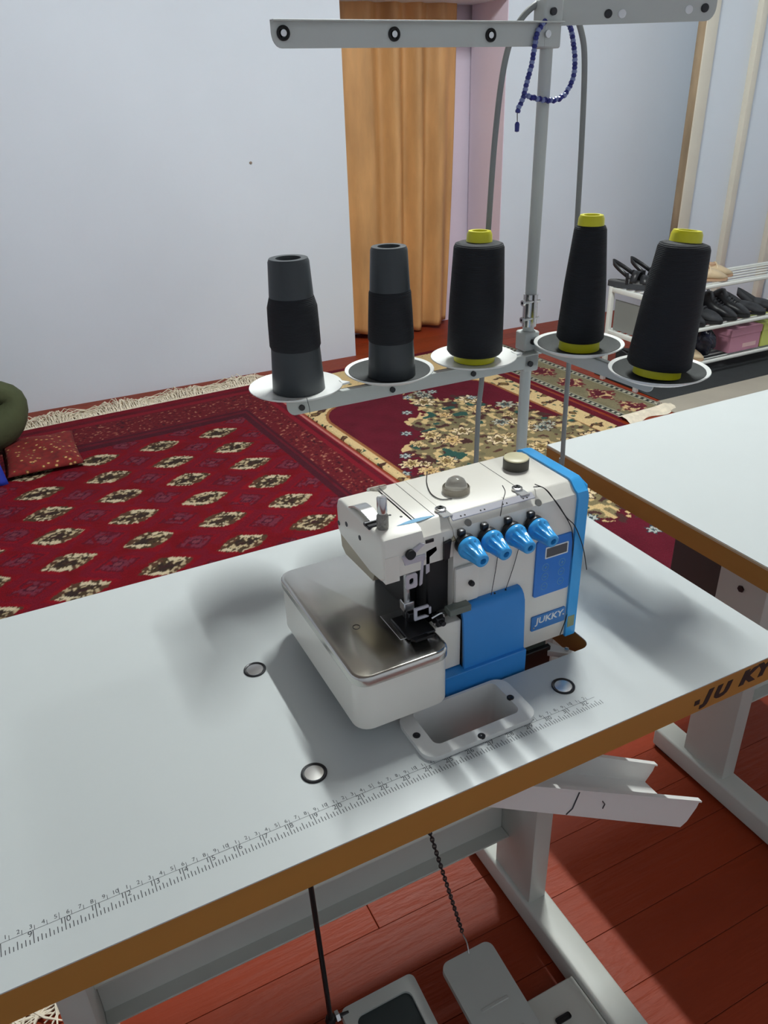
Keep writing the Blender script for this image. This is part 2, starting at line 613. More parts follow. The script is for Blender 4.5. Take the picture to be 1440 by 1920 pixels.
def rug_mesh(name, ox, oy, ang, U, V, du, th, paint, m, flip):
    """U along the width, V from the far end towards the viewer; paint(u, v) -> colours"""
    nu, nv = int(U / du), int(V / du)
    uu, vv = np.meshgrid(np.linspace(0, U, nu + 1), np.linspace(0, V, nv + 1))
    rng = np.random.default_rng(3)
    ca, sa = math.cos(ang), math.sin(ang)
    ud = (-ca, -sa) if flip else (ca, sa)
    vd = (sa, -ca)
    X = ox + uu * ud[0] + vv * vd[0]
    Y = oy + uu * ud[1] + vv * vd[1]
    Z = th + 0.0012 * np.sin(uu * 6 + vv * 3) * np.sin(vv * 5) + rng.normal(0, 0.0003, uu.shape)
    edge = np.minimum(np.minimum(uu, U - uu), np.minimum(vv, V - vv))
    Z = np.where(edge < 1e-6, 0.0005, Z)
    co = np.stack([X, Y, Z], -1).reshape(-1, 3)
    idx = np.arange((nu + 1) * (nv + 1)).reshape(nv + 1, nu + 1)
    q = np.stack([idx[:-1, :-1], idx[:-1, 1:], idx[1:, 1:], idx[1:, :-1]], -1).reshape(-1, 4)
    if not flip:
        q = q[:, ::-1]
    me = bpy.data.meshes.new(name)
    me.vertices.add(len(co))
    me.vertices.foreach_set('co', co.astype(np.float32).ravel())
    me.loops.add(q.size)
    me.loops.foreach_set('vertex_index', q.ravel().astype(np.int32))
    me.polygons.add(len(q))
    me.polygons.foreach_set('loop_start', np.arange(0, q.size, 4, dtype=np.int32))
    me.update()
    me.validate()
    col = paint(uu, vv).reshape(-1, 3)
    ca_ = me.color_attributes.new('weave', 'FLOAT_COLOR', 'POINT')
    ca_.data.foreach_set('color', np.concatenate([col, np.ones((len(col), 1))], 1).astype(np.float32).ravel())
    me.materials.append(m)
    me.polygons.foreach_set('use_smooth', [True] * len(me.polygons))
    o = bpy.data.objects.new(name, me)
    C.objects.link(o)
    return o, ud, vd


def fringe(parent, p0, p1, out, L, n, seed, wild=0.5, m=None, hump=0.012):
    """loose yarn tassels along p0-p1"""
    rnd = random.Random(seed)
    bm = B()
    p0, p1, out = Vector(p0), Vector(p1), Vector(out).normalized()
    al = (p1 - p0).normalized()
    for i in range(n):
        a = p0 + (p1 - p0) * ((i + rnd.random()) / n)
        l = L * rnd.uniform(0.6, 1.15)
        side = rnd.gauss(0, wild)
        pts = []
        for k in range(4):
            t = k / 3
            pts.append(a + out * l * t * (1 - 0.25 * abs(side) * t) + al * side * l * t * t + Vector((0, 0, 0.006 + hump * math.sin(t * 3) * rnd.random() * (0.6 + 0.4 * math.sin(i * 0.035)) - 0.003 * t)))
        w = rnd.uniform(0.0016, 0.003)
        tube(bm, pts, w, 4, [w, w, w * 0.9, w * 0.5])
    return mk('fringe', bm, m or M_FRINGE, parent, kind='stuff', smooth=False)


rgn = np.random.default_rng(11)


def value_noise(u, v, cell, seed):
    r = np.random.default_rng(seed)
    g = r.random((400, 400))
    a, b = u / cell + 50, v / cell + 50
    i, j = np.floor(a).astype(int) % 399, np.floor(b).astype(int) % 399
    fa, fb = a - np.floor(a), b - np.floor(b)
    fa, fb = fa * fa * (3 - 2 * fa), fb * fb * (3 - 2 * fb)
    return (g[i, j] * (1 - fa) + g[i + 1, j] * fa) * (1 - fb) + (g[i, j + 1] * (1 - fa) + g[i + 1, j + 1] * fa) * fb


def paint_red(u, v):
    c = np.empty(u.shape + (3,))
    c[:] = S(124, 6, 22)
    n = value_noise(u, v, 0.012, 5)
    n2 = value_noise(u, v, 0.05, 6)
    c *= (0.75 + 0.45 * n2)[..., None]
    pu, pv = 0.27, 0.203
    a = (u - 0.431) / pu
    b = (v - 0.555) / pv
    # darker lattice round the medallions
    la = np.abs(a - np.round(a))
    lb = np.abs(b - np.round(b))
    lat = (la + lb > 0.47) & (la + lb < 0.66)
    c[lat & (n2 > 0.35)] = S(112, 13, 32)
    # small dim diamonds between
    a2, b2 = a - 0.5, b - 0.5
    da = np.abs(a2 - np.round(a2)) * pu
    db = np.abs(b2 - np.round(b2)) * pv
    k = da / 0.062 + db / 0.048
    c[(k < 1.25) & (n > 0.3)] = S(92, 14, 32)
    c[(k < 1.0) & (n > 0.45)] = S(112, 44, 60)
    c[k < 0.45] = S(70, 16, 36)
    c[(k < 0.3)] = S(120, 56, 66)
    # main guls
    da = (a - np.round(a)) * pu
    db = (b - np.round(b)) * pv
    e = np.abs(db) / 0.056 + (np.abs(da) / 0.094) ** 1.7 + 0.25 * (n - 0.5)
    gul = e < 1
    c[gul] = S(74, 58, 40)
    ring = (e >= 0.55) & (e < 1)
    quad = (da * db) > 0
    c[ring & quad & (n > 0.42)] = S(206, 190, 158)
    c[ring & ~quad & (n > 0.62)] = S(180, 162, 128)
    c[ring & ~quad & (n <= 0.62)] = S(86, 58, 42)
    c[(e < 0.55) & (n > 0.55)] = S(52, 38, 34)
    c[(e < 0.5) & (n < 0.3)] = S(196, 176, 140)
    c[(e < 0.1)] = S(60, 34, 34)
    # borders
    vb, ub = 0.43, 0.26
    d = np.minimum(u / ub, v / vb)
    brd = d < 1
    base = S(96, 20, 34)
    c[brd] = base * (0.8 + 0.4 * n2[brd])[..., None]
    c[brd & (d > 0.90)] = S(72, 22, 34)
    c[brd & (d > 0.80) & (d < 0.84)] = S(72, 22, 34)
    fine = value_noise(u, v, 0.009, 9)
    sp = brd & (d > 0.30) & (d < 0.78)
    c[sp] = S(104, 26, 34)
    c[sp & (fine > 0.80)] = S(136, 66, 58)
    c[sp & (fine > 0.90)] = S(176, 124, 100)
    c[sp & (fine < 0.18)] = S(62, 22, 32)
    c[brd & (d > 0.20) & (d < 0.28)] = S(128, 22, 38)
    c[brd & (d < 0.12)] = S(118, 16, 34)
    c[(u < 0.022)] = S(196, 120, 112)
    c[(u < 0.010)] = S(150, 40, 50)
    return np.clip(c * 0.86, 0, 1)


FL = []
for _ in range(170):
    FL.append((rgn.uniform(0.0, 1.14), rgn.uniform(0.4, 2.4), rgn.uniform(0.026, 0.058), rgn.uniform(0, 6.28), rgn.integers(0, 4)))


def leaf_border(c, mask, s, t, n):
    """cream band with brown and green leaf motifs; s along the band, t across 0..1"""
    c[mask] = S(214, 186, 136)
    k = np.abs(((s / 0.085) % 1) - 0.5)
    sh = (np.abs(t - 0.5 - 0.16 * np.sign(((s / 0.17) % 1) - 0.5)) * 2.4 + k * 2.2) + (n - 0.5) * 1.0
    c[mask & (sh < 0.62)] = S(74, 48, 40)
    c[mask & (sh < 0.30)] = S(120, 96, 60)
    c[mask & (n > 0.86)] = S(60, 84, 70)


def paint_floral(u, v):
    U, V = 1.16, 2.72
    c = np.empty(u.shape + (3,))
    n = value_noise(u, v, 0.024, 21)
    n2 = value_noise(u, v, 0.06, 22)
    n3 = value_noise(u, v, 0.045, 23)
    c[:] = S(92, 20, 36)
    c *= (0.85 + 0.3 * n2)[..., None]
    # burgundy field with rounded corners inside a cream leaf border
    fx0, fx1, fy0, fy1, r = 0.045, 1.0, 0.50, 2.46, 0.22
    qx = np.abs(u - (fx0 + fx1) / 2) - (fx1 - fx0) / 2 + r
    qy = np.abs(v - (fy0 + fy1) / 2) - (fy1 - fy0) / 2 + r
    sd = np.hypot(np.maximum(qx, 0), np.maximum(qy, 0)) + np.minimum(np.maximum(qx, qy), 0) - r
    out = sd > 0
    t = np.clip(sd / 0.16, 0, 1)
    leaf_border(c, out, np.where(np.abs(v - 1.48) > 0.98, u, v), t, n)
    c[np.abs(sd) < 0.007] = S(150, 96, 60)
    c[(v > 2.44) & (v < 2.475) & (((u / 0.02) % 1) < 0.5)] = S(196, 130, 110)
    # medallion
    mu, mv = 0.60, 1.42
    md = np.abs(u - mu) / 0.56 + np.abs(v - mv) / 0.88 + 0.10 * np.sin(np.arctan2(v - mv, (u - mu) * 1.6) * 12) + 0.10 * (n3 - 0.5)
    ins = (md < 0.92) & ~out
    c[ins] = S(128, 116, 84)
    c[ins & (n2 > 0.72)] = S(110, 102, 76)
    rimm = (md > 0.50) & (md < 1.0) & ~out
    # scattered leaves round the rim
    c[rimm & (n > 0.62)] = S(206, 178, 128)
    c[rimm & (n < 0.30)] = S(72, 44, 42)
    c[rimm & (n3 > 0.80)] = S(46, 82, 74)
    core = (md < 0.50) & ~out
    c[core & (n > 0.74)] = S(196, 170, 124)
    c[core & (n < 0.2)] = S(84, 56, 48)
    for fu, fv, fr, fa, k in FL:
        m0 = abs(fu - mu) / 0.56 + abs(fv - mv) / 0.88
        if not (0.45 < m0 < 1.02 or m0 < 0.25) or not (0.10 < fu < 0.96):
            continue
        w = (np.abs(u - fu) < fr * 1.4) & (np.abs(v - fv) < fr * 1.4)
        if not w.any():
            continue
        x, y = u[w] - fu, (v[w] - fv)
        d = np.hypot(x, y)
        an = np.arctan2(y, x)
        pet = fr * (0.80 + 0.22 * np.cos(7 * an + fa))
        cc = c[w]
        cc[d < pet * 1.18] = S(64, 40, 40)
        cc[d < pet] = [S(222, 196, 146), S(214, 182, 134), S(226, 206, 168), S(176, 176, 160)][k]
        cc[d < pet * 0.62] = S(96, 60, 46)
        cc[d < pet * 0.52] = [S(142, 122, 78), S(196, 164, 108), S(120, 104, 66), S(64, 84, 84)][k]
        cc[d < pet * 0.2] = S(90, 60, 44)
        c[w] = cc
    # small pale stars at the medallion's fringe
    for k in range(26):
        a = k / 26 * 2 * math.pi
        w0 = 1.05
        fu = mu + 0.56 * w0 * math.copysign(abs(math.cos(a)) ** 2, math.cos(a))
        fv = mv + 0.88 * w0 * math.copysign(abs(math.sin(a)) ** 2, math.sin(a))
        d = np.hypot(u - fu, v - fv)
        an = np.arctan2(v - fv, u - fu)
        p = 0.024 * (0.8 + 0.25 * np.cos(6 * an))
        ok = (d < p * 1.3) & ~out
        c[ok] = S(44, 62, 72)
        c[ok & (d < p)] = S(176, 182, 176)
        c[ok & (d < p * 0.45)] = S(44, 62, 72)
    # outer guard stripes
    e = np.minimum(np.minimum(U - u, v), V - v)
    c[e < 0.05] = S(96, 22, 36)
    return np.clip(c, 0, 1)


def paint_runner(u, v):
    c = np.empty(u.shape + (3,))
    n = value_noise(u, v, 0.013, 31)
    n2 = value_noise(u, v, 0.05, 32)
    c[:] = S(124, 116, 90)
    c *= (0.85 + 0.3 * n2)[..., None]
    W = 0.315
    du = np.abs(u - W / 2)
    k = np.abs(((v / 0.22) % 1) - 0.5) * 0.22
    med = (du / 0.075 + k / 0.085) + 0.9 * (n - 0.5)
    c[med < 1.0] = S(110, 44, 50)
    c[(med < 1.25) & (n > 0.66)] = S(206, 178, 130)
    c[(med < 0.5)] = S(88, 30, 42)
    for d0 in (0.105,):
        st = (du > d0) & (du < d0 + 0.036)
        c[st] = S(40, 46, 46)
        c[(du > d0 + 0.011) & (du < d0 + 0.025) & (((v / 0.034) % 1) < 0.5)] = S(200, 196, 176)
        c[(np.abs(du - d0) < 0.005) | (np.abs(du - d0 - 0.036) < 0.005)] = S(150, 148, 128)
    c[du > 0.146] = S(104, 24, 40)
    return np.clip(c, 0, 1)


M_RUG1 = colmat('red_gul_weave')
M_RUG2 = colmat('floral_weave')
M_RUG3 = colmat('runner_weave')
A1 = math.radians(3.4)
rug1, ud, vd = rug_mesh('red_carpet', 1.508, 3.455, A1, 2.0, 2.84, 0.006, 0.008, paint_red, M_RUG1, True)
tag(rug1, 'crimson carpet with rows of cream and brown oval motifs', 'carpet')
for o_ in (rug1,):
    a = (1.508, 3.455, 0)
    b = (1.508 + 2.0 * ud[0], 3.455 + 2.0 * ud[1], 0)
    fringe(o_, a, b, (-vd[0], -vd[1], 0), 0.120, 1100, 1, 0.9, hump=0.055)
    a2 = (a[0] + 2.84 * vd[0], a[1] + 2.84 * vd[1], 0)
    b2 = (b[0] + 2.84 * vd[0], b[1] + 2.84 * vd[1], 0)
    fringe(o_, a2, b2, (vd[0], vd[1], 0), 0.065, 420, 2, 0.9)
rug2, ud2, vd2 = rug_mesh('floral_carpet', 1.522, 3.42, A1, 1.16, 2.72, 0.005, 0.007, paint_floral, M_RUG2, False)
tag(rug2, 'burgundy carpet with flowered olive medallion and cream leaf border', 'carpet')
rug3, ud3, vd3 = rug_mesh('runner_rug', 2.716, 3.36, A1, 0.315, 1.29, 0.005, 0.006, paint_runner, M_RUG3, False)
tag(rug3, 'narrow olive runner with dotted green side stripes beside the shoe rack', 'rug')
e0 = (2.716 + 1.29 * vd3[0], 3.36 + 1.29 * vd3[1], 0)
e1 = (e0[0] + 0.315 * ud3[0], e0[1] + 0.315 * ud3[1], 0)
bm = B()
# the folded-over cream end flap of the runner
p0, p1 = Vector(e0), Vector(e1)
nseg = 24
prev = None
for i in range(nseg + 1):
    t = i / nseg
    a = p0 + (p1 - p0) * t
    h = 0.012 + 0.006 * math.sin(t * 17) + 0.014 * max(0, t - 0.6)
    row = [bm.verts.new(a + Vector((0, dy, dz))) for dy, dz in ((0.03, 0.006), (0.0, 0.006 + h), (-0.03, 0.004 + h * 0.9), (-0.055 - 0.012 * math.sin(t * 11), 0.002))]
    if prev:
        for k in range(3):
            bm.faces.new((prev[k], row[k], row[k + 1], prev[k + 1]))
    prev = row
mk('end_flap', bm, M_FRINGE, rug3, ang=180)

fc = B()
box(fc, 3.06, 4.9, 0.9, 2.165, 0.0, 0.006, 0.002, 1)
tag(mk('floor_covering', fc, M_MAT), 'flat beige grey floor covering behind the empty white table', 'floor mat')
fc = B()
box(fc, 3.125, 4.9, 2.17, 2.66, 0.0, 0.005, 0.002, 1)  # added dark sheet: shadowed floor and dark shoes put into one colour
tag(mk('dark_floor_sheet', fc, M_DSHEET), 'dark sheet standing in for shade and dark footwear under the shoe rack', 'floor mat')

# ================================================================== MACHINE TABLE
TX0, TX1, TD, TT = -0.06, 1.1015, 0.548, 0.039
table = thing('machine_table', 'white sewing table with printed ruler and brown edge carrying the machine', 'table', (0.52, 0.27, 0))
OPEN = rrect(0.600, 0.889, 0.1205, 0.375, 0.014)
TRAY = rrect(0.6270, 0.7430, 0.0575, 0.1180, 0.008)
bm = flat_with_holes(rrect(TX0, TX1, 0, TD, 0.004, 2), [OPEN, TRAY], TZ - 0.0015, TZ)
mk('table_top', bm, M_LAM, table, ang=30)
bm = flat_with_holes(rrect(TX0, TX1, 0, TD, 0.004, 2), [OPEN, TRAY], TZ - TT, TZ - 0.0015)
mk('edge_band', bm, M_EDGE, table, ang=30)

# ruler print: inch scale below, centimetre scale above
bm = B()
zr = TZ + 0.00008


def dash(x0, x1, y0, y1):
    bm.faces.new([bm.verts.new(p) for p in ((x0, y0, zr), (x1, y0, zr), (x1, y1, zr), (x0, y1, zr))])


IN = 0.0254
for i in range(0, 33 * 8 - 1):
    x = i * IN / 8
    k = i % 8
    h = 0.0125 if k == 0 else 0.0075 if k == 4 else 0.0058 if k % 2 == 0 else 0.0042
    dash(x - 0.00036, x + 0.00036, 0.0320, 0.0325 + h)
dash(0, 0.83, 0.0448, 0.0452)
for i in range(0, 83):
    x = i * 0.01
    dash(x - 0.00022, x + 0.00022, 0.0452, 0.0495 if i % 5 else 0.0520)
    if i:
        s = '10' if i % 10 == 0 else str(i % 10)
        put_text(bm, s, 0.0060, Matrix.Translation((x - 0.0028, 0.0490, zr)), extrude=0)
for i in range(1, 33):
    s = str(i)
    if len(s) == 1:
        put_text(bm, s, 0.0080, Matrix.Translation((i * IN - 0.0026, 0.0420, zr)), extrude=0)
    else:
        put_text(bm, s[0], 0.0080, Matrix.Translation((i * IN - 0.0026, 0.0420, zr)), extrude=0)
        put_text(bm, s[1], 0.0080, Matrix.Translation((i * IN + 0.0030, 0.0420, zr)), extrude=0)
mk('ruler_print', bm, M_INK, table, smooth=False, label='grey printed inch and centimetre ruler')
# worn brand lettering on the front edge
bm = B()
RX = Matrix.Rotation(math.radians(90), 4, 'X')
for ch, px_, py_, sz in (('J', 1325, 1307, 0.024), ('U', 1351, 1296, 0.024), ('K', 1400, 1270, 0.026), ('Y', 1428, 1256, 0.026)):
    w = on_y(px_, py_, 0)
    put_text(bm, ch, sz, Matrix.Translation((w.x, -0.0002, w.z)) @ RX @ Matrix.Scale(1.35, 4, (1, 0, 0)), shear=0.25, bold=0.0018, extrude=0.0004)
w = on_y(1307, 1317, 0)
box(bm, w.x - 0.004, w.x + 0.004, -0.0004, 0, w.z - 0.004, w.z + 0.003)
mk('edge_lettering', bm, M_INKB, table, smooth=False)


# plug washers let into the top
for k, (px_, py_) in enumerate(((478, 1256), (589, 1450), (1056, 1287))):
    w = on_z(px_, py_, TZ)
    bm = B()
    lathe(bm, [(0.0136, -0.0005), (0.0136, 0.0012), (0.0126, 0.0018), (0.0112, 0.0012), (0.0108, 0.0002)], w, n=36)
    pl = mk('plug_ring', bm, M_DKMET, table)
    bm = B()
    lathe(bm, [(0.0108, -0.0002), (0.0100, 0.0009), (0, 0.0014)], w, n=36)
    mk('plug_disc', bm, M_CHROME, pl)


def t_leg(parent, x0, y0, ztop, fy0, fy1, w=0.037, d=0.108, fx0=None, fx1=None):
    # folded sheet-steel column
    bm = B()
    box(bm, x0, x0 + w, y0, y0 + d, 0.05, ztop, 0.003, 2)
    leg = mk('leg', bm, M_STEEL, parent)
    for z in (ztop - 0.07, ztop - 0.20):
        bm = B()
        cyl(bm, (x0 + 0.002, y0 + d * 0.5, z), (x0 - 0.003, y0 + d * 0.5, z), 0.007, n=6)
        mk('leg_bolt', bm, M_DKMET, leg)
    bm = B()
    box(bm, fx0, fx1, fy0, fy1, 0.006, 0.055, 0.006, 3)
    ft = mk('foot', bm, M_STEEL, parent)
    for ya in (fy0 + 0.006, fy1 - 0.05):
        bx('rubber_foot', ft, M_BLACK, fx0 + 0.006, fx1 - 0.006, ya, ya + 0.044, 0.0, 0.008)
    bm = B()
    box(bm, x0 - 0.03, x0 + w + 0.03, y0 - 0.12, y0 + d + 0.12, ztop - 0.006, ztop, 0.001, 1)
    mk('top_plate', bm, M_STEEL, parent)


ZU = TZ - TT
t_leg(table, 0.938, 0.25, ZU, -0.13, 0.44, fx0=0.930, fx1=0.982)
t_leg(table, 0.185, 0.25, ZU, -0.13, 0.44, fx0=0.178, fx1=0.230)
bm = B()
box(bm, 0.222, 0.938, 0.345, 0.351, 0.155, 0.255, 0.001, 1)
box(bm, 0.222, 0.938, 0.320, 0.351, 0.155, 0.159, 0.001, 1)
box(bm, 0.222, 0.938, 0.320, 0.351, 0.251, 0.255, 0.001, 1)
mk('cross_beam', bm, M_STEEL, table)
bm = B()
box(bm, 0.230, 0.930, 0.02, 0.115, 0.030, 0.042, 0.002, 1)
tb = mk('treadle_bar', bm, M_STEEL, table)
for sx in (0.885, 0.865):
    pass
bm = B()
box(bm, 0.858, 0.886, 0.060, 0.070, 0.0418, 0.0426, 0.003, 2)
mk('slot', bm, M_BLACK, tb)


def tilt_box(name, parent, m, x0, x1, y0, y1, z0, z1, bev, ang, piv):
    bm = B()
    vs = box(bm, x0, x1, y0, y1, z0, z1, bev, 3)
    R_ = Matrix.Rotation(ang, 3, 'X')
    p = Vector(piv)
    for v in bm.verts:
        v.co = p + R_ @ (v.co - p)
    return mk(name, bm, m, parent)


# presser-foot pedal
lift = thing('presser_pedal', 'pale grey smooth foot pedal plate next to the right table foot', 'pedal', (0.77, 0.12, 0.0))
bm = B()
prism(bm, rrect(0.722, 0.818, -0.02, 0.203, 0.014), 'z', 0.078, 0.090)
R_ = Matrix.Rotation(math.radians(6), 3, 'X')
for v in bm.verts:
    v.co = Vector((0.77, 0.09, 0.084)) + R_ @ (v.co - Vector((0.77, 0.09, 0.084)))
pp = mk('pedal_plate', bm, M_PEDAL, lift)
for k in range(3):
    yk = 0.02 + 0.045 * k
    bm = B()
    box(bm, 0.745, 0.795, yk, yk + 0.006, 0.0885 + 0.105 * (yk - 0.09), 0.0915 + 0.105 * (yk - 0.09), 0.001, 1)
    mk('grip_rib', bm, M_PEDAL, pp)
for xa in (0.752, 0.782):
    bx('pedal_hinge', lift, M_STEEL, xa, xa + 0.01, 0.05, 0.08, 0.0425, 0.083)
# treadle pedal with rubber pad
trd = thing('treadle_pedal', 'grey framed foot treadle with dark rubber pad', 'pedal', (0.61, 0.1, 0.0))
bm = flat_with_holes(rrect(0.545, 0.672, -0.06, 0.208, 0.010), [rrect(0.562, 0.656, -0.045, 0.188, 0.012)], 0.082, 0.100)
ang = math.radians(8)
R_ = Matrix.Rotation(ang, 3, 'X')
pv = Vector((0.61, 0.09, 0.09))
for v in bm.verts:
    v.co = pv + R_ @ (v.co - pv)
mk('pedal_frame', bm, M_PEDAL, trd)
bm = B()
prism(bm, rrect(0.5615, 0.6565, -0.0455, 0.1885, 0.012), 'z', 0.084, 0.094)
for v in bm.verts:
    v.co = pv + R_ @ (v.co - pv)
mk('rubber_pad', bm, mat('dark_green_rubber', srgb(34, 44, 44), 0.7), trd)
for xa in (0.570, 0.636):
    bx('pedal_hinge', trd, M_STEEL, xa, xa + 0.01, 0.05, 0.08, 0.0425, 0.09)

# pitman rod and lifting chain
rod = thing('pitman_rod', 'thin dark upright rod running down to the rubber treadle', 'rod', (0.53, 0.2, 0.10))
bm = B()
cyl(bm, (0.527, 0.20, 0.118), (0.512, 0.20, ZU), 0.0038, n=12)
mk('rod', bm, M_DKMET, rod)
bm = B()
lathe(bm, [(0, 0.0), (0.007, 0.001), (0.009, 0.008), (0.007, 0.015), (0, 0.016)], (0.527, 0.20, 0.106))
cyl(bm, (0.527, 0.20, 0.114), (0.556, 0.198, 0.112), 0.004, n=10)
mk('ball_joint', bm, M_DKMET, rod)
bm = B()
cyl(bm, (0.535, 0.2, 0.113), (0.541, 0.2, 0.113), 0.009, n=6)
mk('lock_nut', bm, M_CHROME, rod)
chain = thing('lift_chain', 'fine dark chain hanging from the table to the smooth pedal', 'chain', (0.768, 0.205, 0.11))
pA, pB = Vector((0.640, 0.2, ZU)), Vector((0.767, 0.207, 0.150))
bm = B()
N = 66
for k in range(N):
    p = pA.lerp(pB, (k + 0.5) / N)
    d = (pB - pA).normalized()
    a = d.cross(Vector((0, 1, 0))).normalized()
    b = d.cross(a)
    s = a if k % 2 else b
    L = (pB - pA).length / N * 0.72
    loop = [p + d * L * math.sin(t) + s * 0.0028 * math.cos(t) for t in [2 * math.pi * j / 8 for j in range(9)]]
    tube(bm, loop, 0.0010, 5)
mk('links', bm, M_DKMET, chain, smooth=False)
bm = B()
tube(bm, smooth_path([pB, (0.771, 0.210, 0.135), (0.776, 0.206, 0.116), (0.775, 0.196, 0.098)], 5), 0.0014, 6)
mk('hook_wire', bm, M_CHROME, chain)

# scrap chute below the table: sloping open channel
chute = thing('scrap_chute', 'pale plastic scrap chute slanting out below the table', 'chute', (0.86, 0.125, 0.5))
sl = Vector((1.0, 0, -0.62)).normalized()


def chute_side(y, x0, x1, h, name):
    bm = B()
    def z(x):
        return 0.395 + (1.11 - x) * 0.62
    P = [(x0, z(x0)), (x1, z(x1)), (x1 - 0.004, z(x1) - 0.012), (x1 - 0.020, z(x1) - h * 0.85), (x1 - 0.032, z(x1) - h), (x0, z(x0) - h)]
    prism(bm, P, 'y', y - 0.0015, y + 0.0015)
    prism(bm, [(x0, z(x0) + 0.0008), (x1 + 0.002, z(x1) + 0.0008), (x1 + 0.002, z(x1) - 0.0025), (x0, z(x0) - 0.0025)], 'y', y - 0.004, y + 0.004)
    return mk(name, bm, M_CREAM2, chute)


near = chute_side(0.083, 0.655, 1.11, 0.040, 'side_wall')
chute_side(0.165, 0.655, 1.098, 0.040, 'side_wall')
bm = B()
prism(bm, [(0.655, 0.677 - 0.038), (1.080, 0.4136 - 0.040), (1.080, 0.4136 - 0.043), (0.655, 0.677 - 0.041)], 'y', 0.083, 0.165)
mk('chute_floor', bm, M_CREAM2, chute)
bm = B()
tube(bm, [(0.862, 0.0808, 0.5485), (0.852, 0.0808, 0.520), (0.842, 0.0808, 0.514)], 0.0009, 5)
mk('seam', bm, M_INK, near)
bm = B()
tube(bm, [(0.905, 0.0808, 0.505), (0.910, 0.0808, 0.497), (0.907, 0.0808, 0.490)], 0.0008, 5)
mk('scratch', bm, M_INK, near)

# ================================================================== SECOND TABLE
t2 = thing('side_table', 'empty white table with brown edge standing at the right', 'table', (1.85, 0.38, 0))
X20, X21, Y20, Y21 = 1.2245, 2.40, 0.104, 0.652
bm = B()
box(bm, X20, X21, Y20, Y21, TZ - 0.0015, TZ, 0.0)
mk('table_top', bm, M_LAM, t2, smooth=False)
bm = B()
box(bm, X20, X21, Y20, Y21, TZ - TT, TZ - 0.0055)
mk('edge_band', bm, M_EDGE, t2, smooth=False)
bm = B()
box(bm, X20 - 0.0006, X21 + 0.0006, Y20 - 0.0006, Y21 + 0.0006, TZ - 0.0055, TZ - 0.0015)
mk('edge_trim', bm, M_EDGE2, t2, smooth=False)
t_leg(t2, 1.470, 0.293, ZU, -0.10, 0.478, fx0=1.458, fx1=1.510)
t_leg(t2, 2.165, 0.293, ZU, -0.10, 0.478, fx0=2.155, fx1=2.207)
bm = B()
box(bm, 1.507, 2.165, 0.385, 0.391, 0.155, 0.255, 0.001, 1)
box(bm, 1.507, 2.165, 0.360, 0.391, 0.155, 0.159, 0.001, 1)
box(bm, 1.507, 2.165, 0.360, 0.391, 0.251, 0.255, 0.001, 1)
mk('cross_beam', bm, M_STEEL, t2)
# control box hanging under it
cb = thing('control_box', 'dark control box hanging under the right table', 'box', (1.68, 0.52, 0.3))
bx('box_body', cb, mat('dark_brown_casing', srgb(72, 64, 62), 0.6), 1.560, 1.79, 0.46, 0.60, 0.28, ZU - 0.004, 0.006)
bm = B()
box(bm, 1.762, 1.81, 0.45, 0.50, 0.24, ZU - 0.01, 0.003, 1)
cv = mk('side_bracket', bm, M_STEEL, cb)
bm = B()
cyl(bm, (1.785, 0.452, 0.335), (1.785, 0.444, 0.335), 0.016, n=18)
mk('bracket_knob', bm, M_BLACK, cv)

# ================================================================== SCRAP COLLAR on the table
tray = thing('scrap_collar', 'cream plastic scrap collar set in the table before the machine', 'funnel', (0.684, 0.085, TZ))
bm = flat_with_holes(rrect(0.612, 0.754, 0.046, 0.1198, 0.016), [rrect(0.6305, 0.7395, 0.0610, 0.1165, 0.008)], TZ + 0.0002, TZ + 0.006)
mk('rim', bm, M_CREAM2, tray, ang=30)
bm = flat_with_holes(rrect(0.6272, 0.7428, 0.0577, 0.1178, 0.008), [rrect(0.6300, 0.7400, 0.0605, 0.1168, 0.008)], TZ - 0.075, TZ + 0.005)
mk('throat', bm, M_CREAM2, tray, ang=30)
bm = B()
box(bm, 0.6302, 0.694, 0.0607, 0.1165, TZ - 0.068, TZ - 0.065)
mk('throat_floor', bm, M_CREAM2, tray)
for (px_, py_) in ((781, 1379), (903, 1380), (957, 1308)):
    w = on_z(px_, py_, TZ + 0.006)
    bm = B()
    lathe(bm, [(0.0042, -0.001), (0.0042, 0.0006), (0.003, 0.0012), (0.0012, 0.0003), (0, 0.0002)], w, n=16)
    mk('screw', bm, M_DKMET, tray)

# ================================================================== OVERLOCK MACHINE
mac = thing('overlock_machine', 'cream and blue overlock sewing machine with four blue tension knobs', 'sewing machine', (0.74, 0.2, TZ))


def z_(h):
    return TZ + h


# main casing
prof = [(0.150, z_(0.006)), (0.150, z_(0.198)), (0.1515, z_(0.203)), (0.156, z_(0.206)), (0.164, z_(0.2135)), (0.168, z_(0.215)), (0.258, z_(0.215)), (0.264, z_(0.2125)), (0.267, z_(0.206)), (0.268, z_(0.006))]
bm = B()
prism(bm, prof, 'x', 0.7035, 0.868)
mk('body_casing', bm, M_CREAM, mac, ang=25)
prof2 = [(0.150, z_(0.170)), (0.150, z_(0.198)), (0.1515, z_(0.203)), (0.156, z_(0.206)), (0.164, z_(0.2135)), (0.168, z_(0.215)), (0.258, z_(0.215)), (0.264, z_(0.2125)), (0.267, z_(0.206)), (0.268, z_(0.168))]
bm = B()
prism(bm, prof2, 'x', 0.664, 0.7030)
mk('arm_casing', bm, M_CREAM, mac, ang=25)
